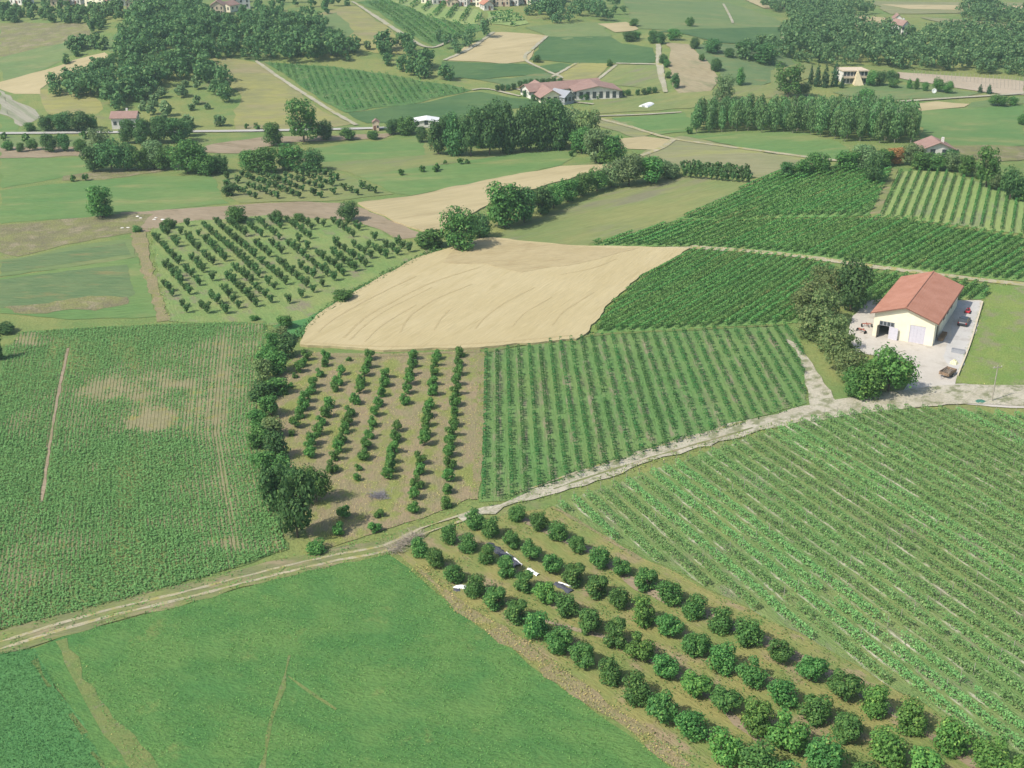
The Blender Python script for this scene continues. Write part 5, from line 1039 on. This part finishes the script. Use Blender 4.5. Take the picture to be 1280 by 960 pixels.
def lump(name, p, sx, sy, h, m, seed, label, cat, ang=0.0, n=18, rough=.35):
    """crumpled low heap or spread sheet"""
    rng = np.random.default_rng(seed); b = MB(); vs = []; fs = []
    for j in range(n + 1):
        for i in range(n + 1):
            u = i / n * 2 - 1; v = j / n * 2 - 1; q = max(abs(u), abs(v)); rr = math.hypot(u, v) + 1e-6; k = q / rr * (1 + (float(vnoise(u * 3 + seed, v * 3, 1)) - .5) * .5)
            z = h * max(0, 1 - (q ** 2)) * (1 - rough + 2 * rough * float(vnoise(u * 6 + seed * 5, v * 6, 1))); vs.append((u * k * sx, v * k * sy, z + .06))
    fs = [(j * (n + 1) + i, j * (n + 1) + i + 1, (j + 1) * (n + 1) + i + 1, (j + 1) * (n + 1) + i) for j in range(n) for i in range(n)]
    b.add(vs, fs); o = b.build(name, m, None, p); o.rotation_euler.z = ang; return tag(o, label, cat)
M_film = mat('white_plastic', (.82, .82, .80), .45, .05, 4); M_net = mat('dark_net', (.07, .075, .095), .8, .25, 5); M_ytarp = mat('pale_yellow_tarp', (.66, .63, .40), .7, .12, 4)
lump('yellow_tarpaulin', yp(1192.5, 455), .8, .9, .8, M_ytarp, 5, 'crumpled pale yellow tarpaulin heap behind the trailer', 'tarpaulin', BRZ)
def bin_():
    p = yp(1197.5, 442); r = empty('metal_bin', p, 'low dark metal bin at the corner of the concrete', 'bin', None, BRZ); MB().box(-1.25, 1.25, -.4, -.34, .05, .9).box(-1.25, 1.25, .34, .4, .05, .9).box(-1.25, -1.19, -.34, .34, .05, .9).box(1.19, 1.25, -.34, .34, .05, .9).build('side_wall', C_grey, r); MB().box(-1.19, 1.19, -.34, .34, .05, .3).build('base', C_dark, r)
bin_()
# low wall along the concrete
def low_wall():
    L = smooth_line(wp([(1228, 379), (1222, 400), (1212, 433), (1197, 471)])); b = MB(); n = len(L); vs = []
    for i, q in enumerate(L):
        d = (L[min(i + 1, n - 1)] - L[max(i - 1, 0)]).normalized(); nr = Vector((-d.y, d.x)); z = z1(q.x, q.y)
        for o_, zz in ((-.12, -.2), (.12, -.2), (.12, .55), (-.12, .55)): vs.append((q.x + nr.x * o_, q.y + nr.y * o_, z + zz))
    fs = [(i * 4 + a, i * 4 + (a + 1) % 4, i * 4 + 4 + (a + 1) % 4, i * 4 + 4 + a) for i in range(n - 1) for a in range(4)] + [(0, 1, 2, 3), (4 * n - 4, 4 * n - 3, 4 * n - 2, 4 * n - 1)]
    tag(b.add(vs, fs).build('low_wall', mat('sandy_wall', (.58, .50, .36), .9, .12, 2)), 'low sandy wall between concrete apron and lawn', 'wall')
low_wall()
def implement(px, py, ang, seed, label):
    p = yp(px, py); r = empty('farm_implement', p, label, 'implement', None, BRZ + ang); m = mat('faded_red_paint', (.36, .12, .08), .6, .2); g = random.Random(seed)
    MB().box(-.9, .9, -.08, .08, .7, .86).box(-.08, .08, -.9, .6, .7, .86).build('frame', m, r)
    for i in range(5): x = -.8 + i * .4; MB().tube((x, 0, .75), (x - .1, .15, .05), .05, .03, 5).build('tine', C_grey, r)
    for s in (-1, 1): MB().tube((s * .95, -.1, .4), (s * 1.1, -.1, .4), .4, .4, 12).build('wheel', C_tyre, r)
    MB().tube((0, -.9, .8), (0, -1.3, .95), .05, .05, 5).build('hitch', C_grey, r)
implement(1083, 409, .4, 1, 'red farm implement standing at the left wall of the barn')
implement(1077, 416, -.5, 2, 'smaller faded implement in front of the red one by the barn')
def crates(px, py, n, lab):
    p0 = yp(px, py)
    for i in range(n):
        p = p0 + BV * (i * 1.5); r = empty('pallet_crate', p, f'{lab}, {nth(i + 1)} from the front', 'crate', 'crates along the shaded barn wall', BRZ); m = mat('crate_wood', (.30, .20, .12), .9, .25, 4)
        MB().box(-.5, .5, -.55, -.51, .12, .8).box(-.5, .5, .51, .55, .12, .8).box(-.5, -.46, -.51, .51, .12, .8).box(.46, .5, -.51, .51, .12, .8).build('side_boards', m, r); MB().box(-.46, .46, -.5, .5, .1, .16).build('bottom', m, r)
crates(1176, 426, 3, 'brown wooden crate against the shaded barn wall')
# utility pole and green cover by the road
def pole():
    p = yp(1239.5, 502); r = empty('utility_pole', p, 'tall grey utility pole beside the chalky road', 'pole', None, .3); MB().tube((0, 0, -.3), (0, 0, 7.0), .13, .08, 8).build('shaft', W_post, r); MB().box(-.9, .9, -.06, .06, 6.5, 6.62).build('crossarm', W_post, r)
    for x in (-.8, 0, .8): MB().tube((x, 0, 6.62), (x, 0, 6.85), .05, .04, 6).build('insulator', C_white, r)
pole()
lump('green_cover', yp(1225, 503), 1.1, .7, .4, mat('teal_cover', (.05, .17, .12), .6, .15), 9, 'teal green cover lying beside the utility pole', 'cover', .1)
# plastic sheets and nets under the hazel bushes
lump('plastic_sheet', at(575.5, 734.5), .95, .45, .3, M_film, 11, 'crumpled white plastic sheet under the hazel row beside the meadow', 'sheet', .1)
lump('ground_net', at(571, 738), .55, .35, .2, M_net, 12, 'small dark net beside the crumpled white sheet', 'net', -.4)
def ribbon(name, px, wd, h, m, label, cat, seed):
    L = smooth_line(wp(px), .4); rng = random.Random(seed); b = MB(); vs = []; n = len(L)
    for i, q in enumerate(L):
        d = (L[min(i + 1, n - 1)] - L[max(i - 1, 0)]).normalized(); nr = Vector((-d.y, d.x)); w_ = wd * (.7 + .6 * rng.random()); z = z1(q.x, q.y) + .12
        for t in (-1, -.4, .3, 1): vs.append((q.x + nr.x * w_ * t / 2, q.y + nr.y * w_ * t / 2, z + (0 if abs(t) == 1 else h * rng.uniform(.5, 1.2))))
    fs = [(i * 4 + a, i * 4 + a + 1, i * 4 + 5 + a, i * 4 + 4 + a) for i in range(n - 1) for a in range(3)]; tag(b.add(vs, fs).build(name, m), label, cat)
ribbon('plastic_sheet', [(633, 692), (642, 699), (653, 707.5)], .4, .18, M_film, 'long narrow white plastic sheet beside the dark net', 'sheet', 1)
ribbon('plastic_sheet', [(661, 712), (668, 717), (673, 720)], .6, .2, M_film, 'short white plastic sheet between two hazel bushes', 'sheet', 2)
ribbon('ground_net', [(610, 681), (622, 689), (636, 699), (648, 709)], 1.5, .3, M_net, 'dark net rolled out under the second hazel row', 'net', 3)
ribbon('ground_net', [(694, 730), (704, 735), (714, 741)], 1.0, .25, M_net, 'dark net near the middle hazel bushes', 'net', 4)
ribbon('plastic_sheet', [(698, 729), (708, 732), (716, 735)], .25, .12, M_film, 'thin pale plastic sheet at the second dark net', 'sheet', 5)
def brush_pile(px, w_, n, hgt, m, label, seed):
    L = smooth_line(wp(px), .5); g = random.Random(seed); b = MB()
    for i in range(n):
        q = L[g.randrange(len(L))]; x = q.x + g.gauss(0, w_ / 3); y = q.y + g.gauss(0, w_ / 3); z = z1(x, y); a = g.uniform(0, 6.28); l = g.uniform(.5, 1.4); e = g.uniform(-.1, .9); zz = z + g.random() * hgt
        b.tube((x, y, zz), (x + math.cos(a) * l, y + math.sin(a) * l, zz + e * .6), .028, .012, 3)
    tag(b.build('brush_pile', m), label, 'brush pile')
M_twig = mat('grey_twigs', (.32, .28, .22), .95, .25, 3, .1); M_ash = mat('grey_ash_twigs', (.22, .21, .22), .95, .2, 3, .1)
brush_pile([(494, 690), (502, 683), (512, 677), (524, 672)], 1.8, 420, .75, M_twig, 'pile of dry grey branches at the head of the hazel rows', 1)
brush_pile([(468, 621), (474, 621), (480, 622)], 1.4, 220, .35, M_ash, 'low grey heap of twigs on the straw floor', 2)
# stakes of the newly planted strip, far right
stake = MB().tube((0, 0, -.1), (0, 0, 2.3), .09, .08, 4).mesh('stake'); stake.materials.append(W_post); c = 0
for ri in range(3):
    for j in range(34):
        px = 1128 + j * 4.7; t = (px - 1122) / 158; py = 93.5 + t * 9.5 + ri * (3.2 + t * 2.2)
        if py > 91.5 + t * 27: continue
        o = link('vine_stake', stake, None, None, at(px, py)); tag(o, f'pale stake on the newly planted strip, {nth(j + 1)} from the left in the {nth(ri + 1)} line', 'stake', 'stakes of the newly planted strip')
# white stones near the lone tree
g = random.Random(4)
for i, (px, py) in enumerate(((153, 285.5), (160, 285), (172, 271), (176, 273), (195, 272.5), (193, 275), (233, 277), (204, 275))):
    p = at(px, py); s = g.uniform(.25, .5); bm = bmesh.new(); bmesh.ops.create_icosphere(bm, subdivisions=2, radius=1)
    for v in bm.verts: v.co *= .75 + .5 * float(vnoise(v.co.x * 2 + i * 9, v.co.y * 2 + v.co.z, 1)); v.co.x *= 1.6 * s; v.co.y *= s; v.co.z *= .6 * s
    me = bpy.data.meshes.new('pale_boulder'); bm.to_mesh(me); bm.free(); o = link('pale_boulder', me, C_white, None, p + Vector((0, 0, .1))); tag(o, f'pale boulder on the dry ground near the lone round tree, {nth(sorted((153,160,172,176,195,193,233,204)).index(px) + 1)} from the left', 'boulder', 'pale boulders near the lone tree')
print('objects', len(bpy.data.objects), 'fruit', nf)
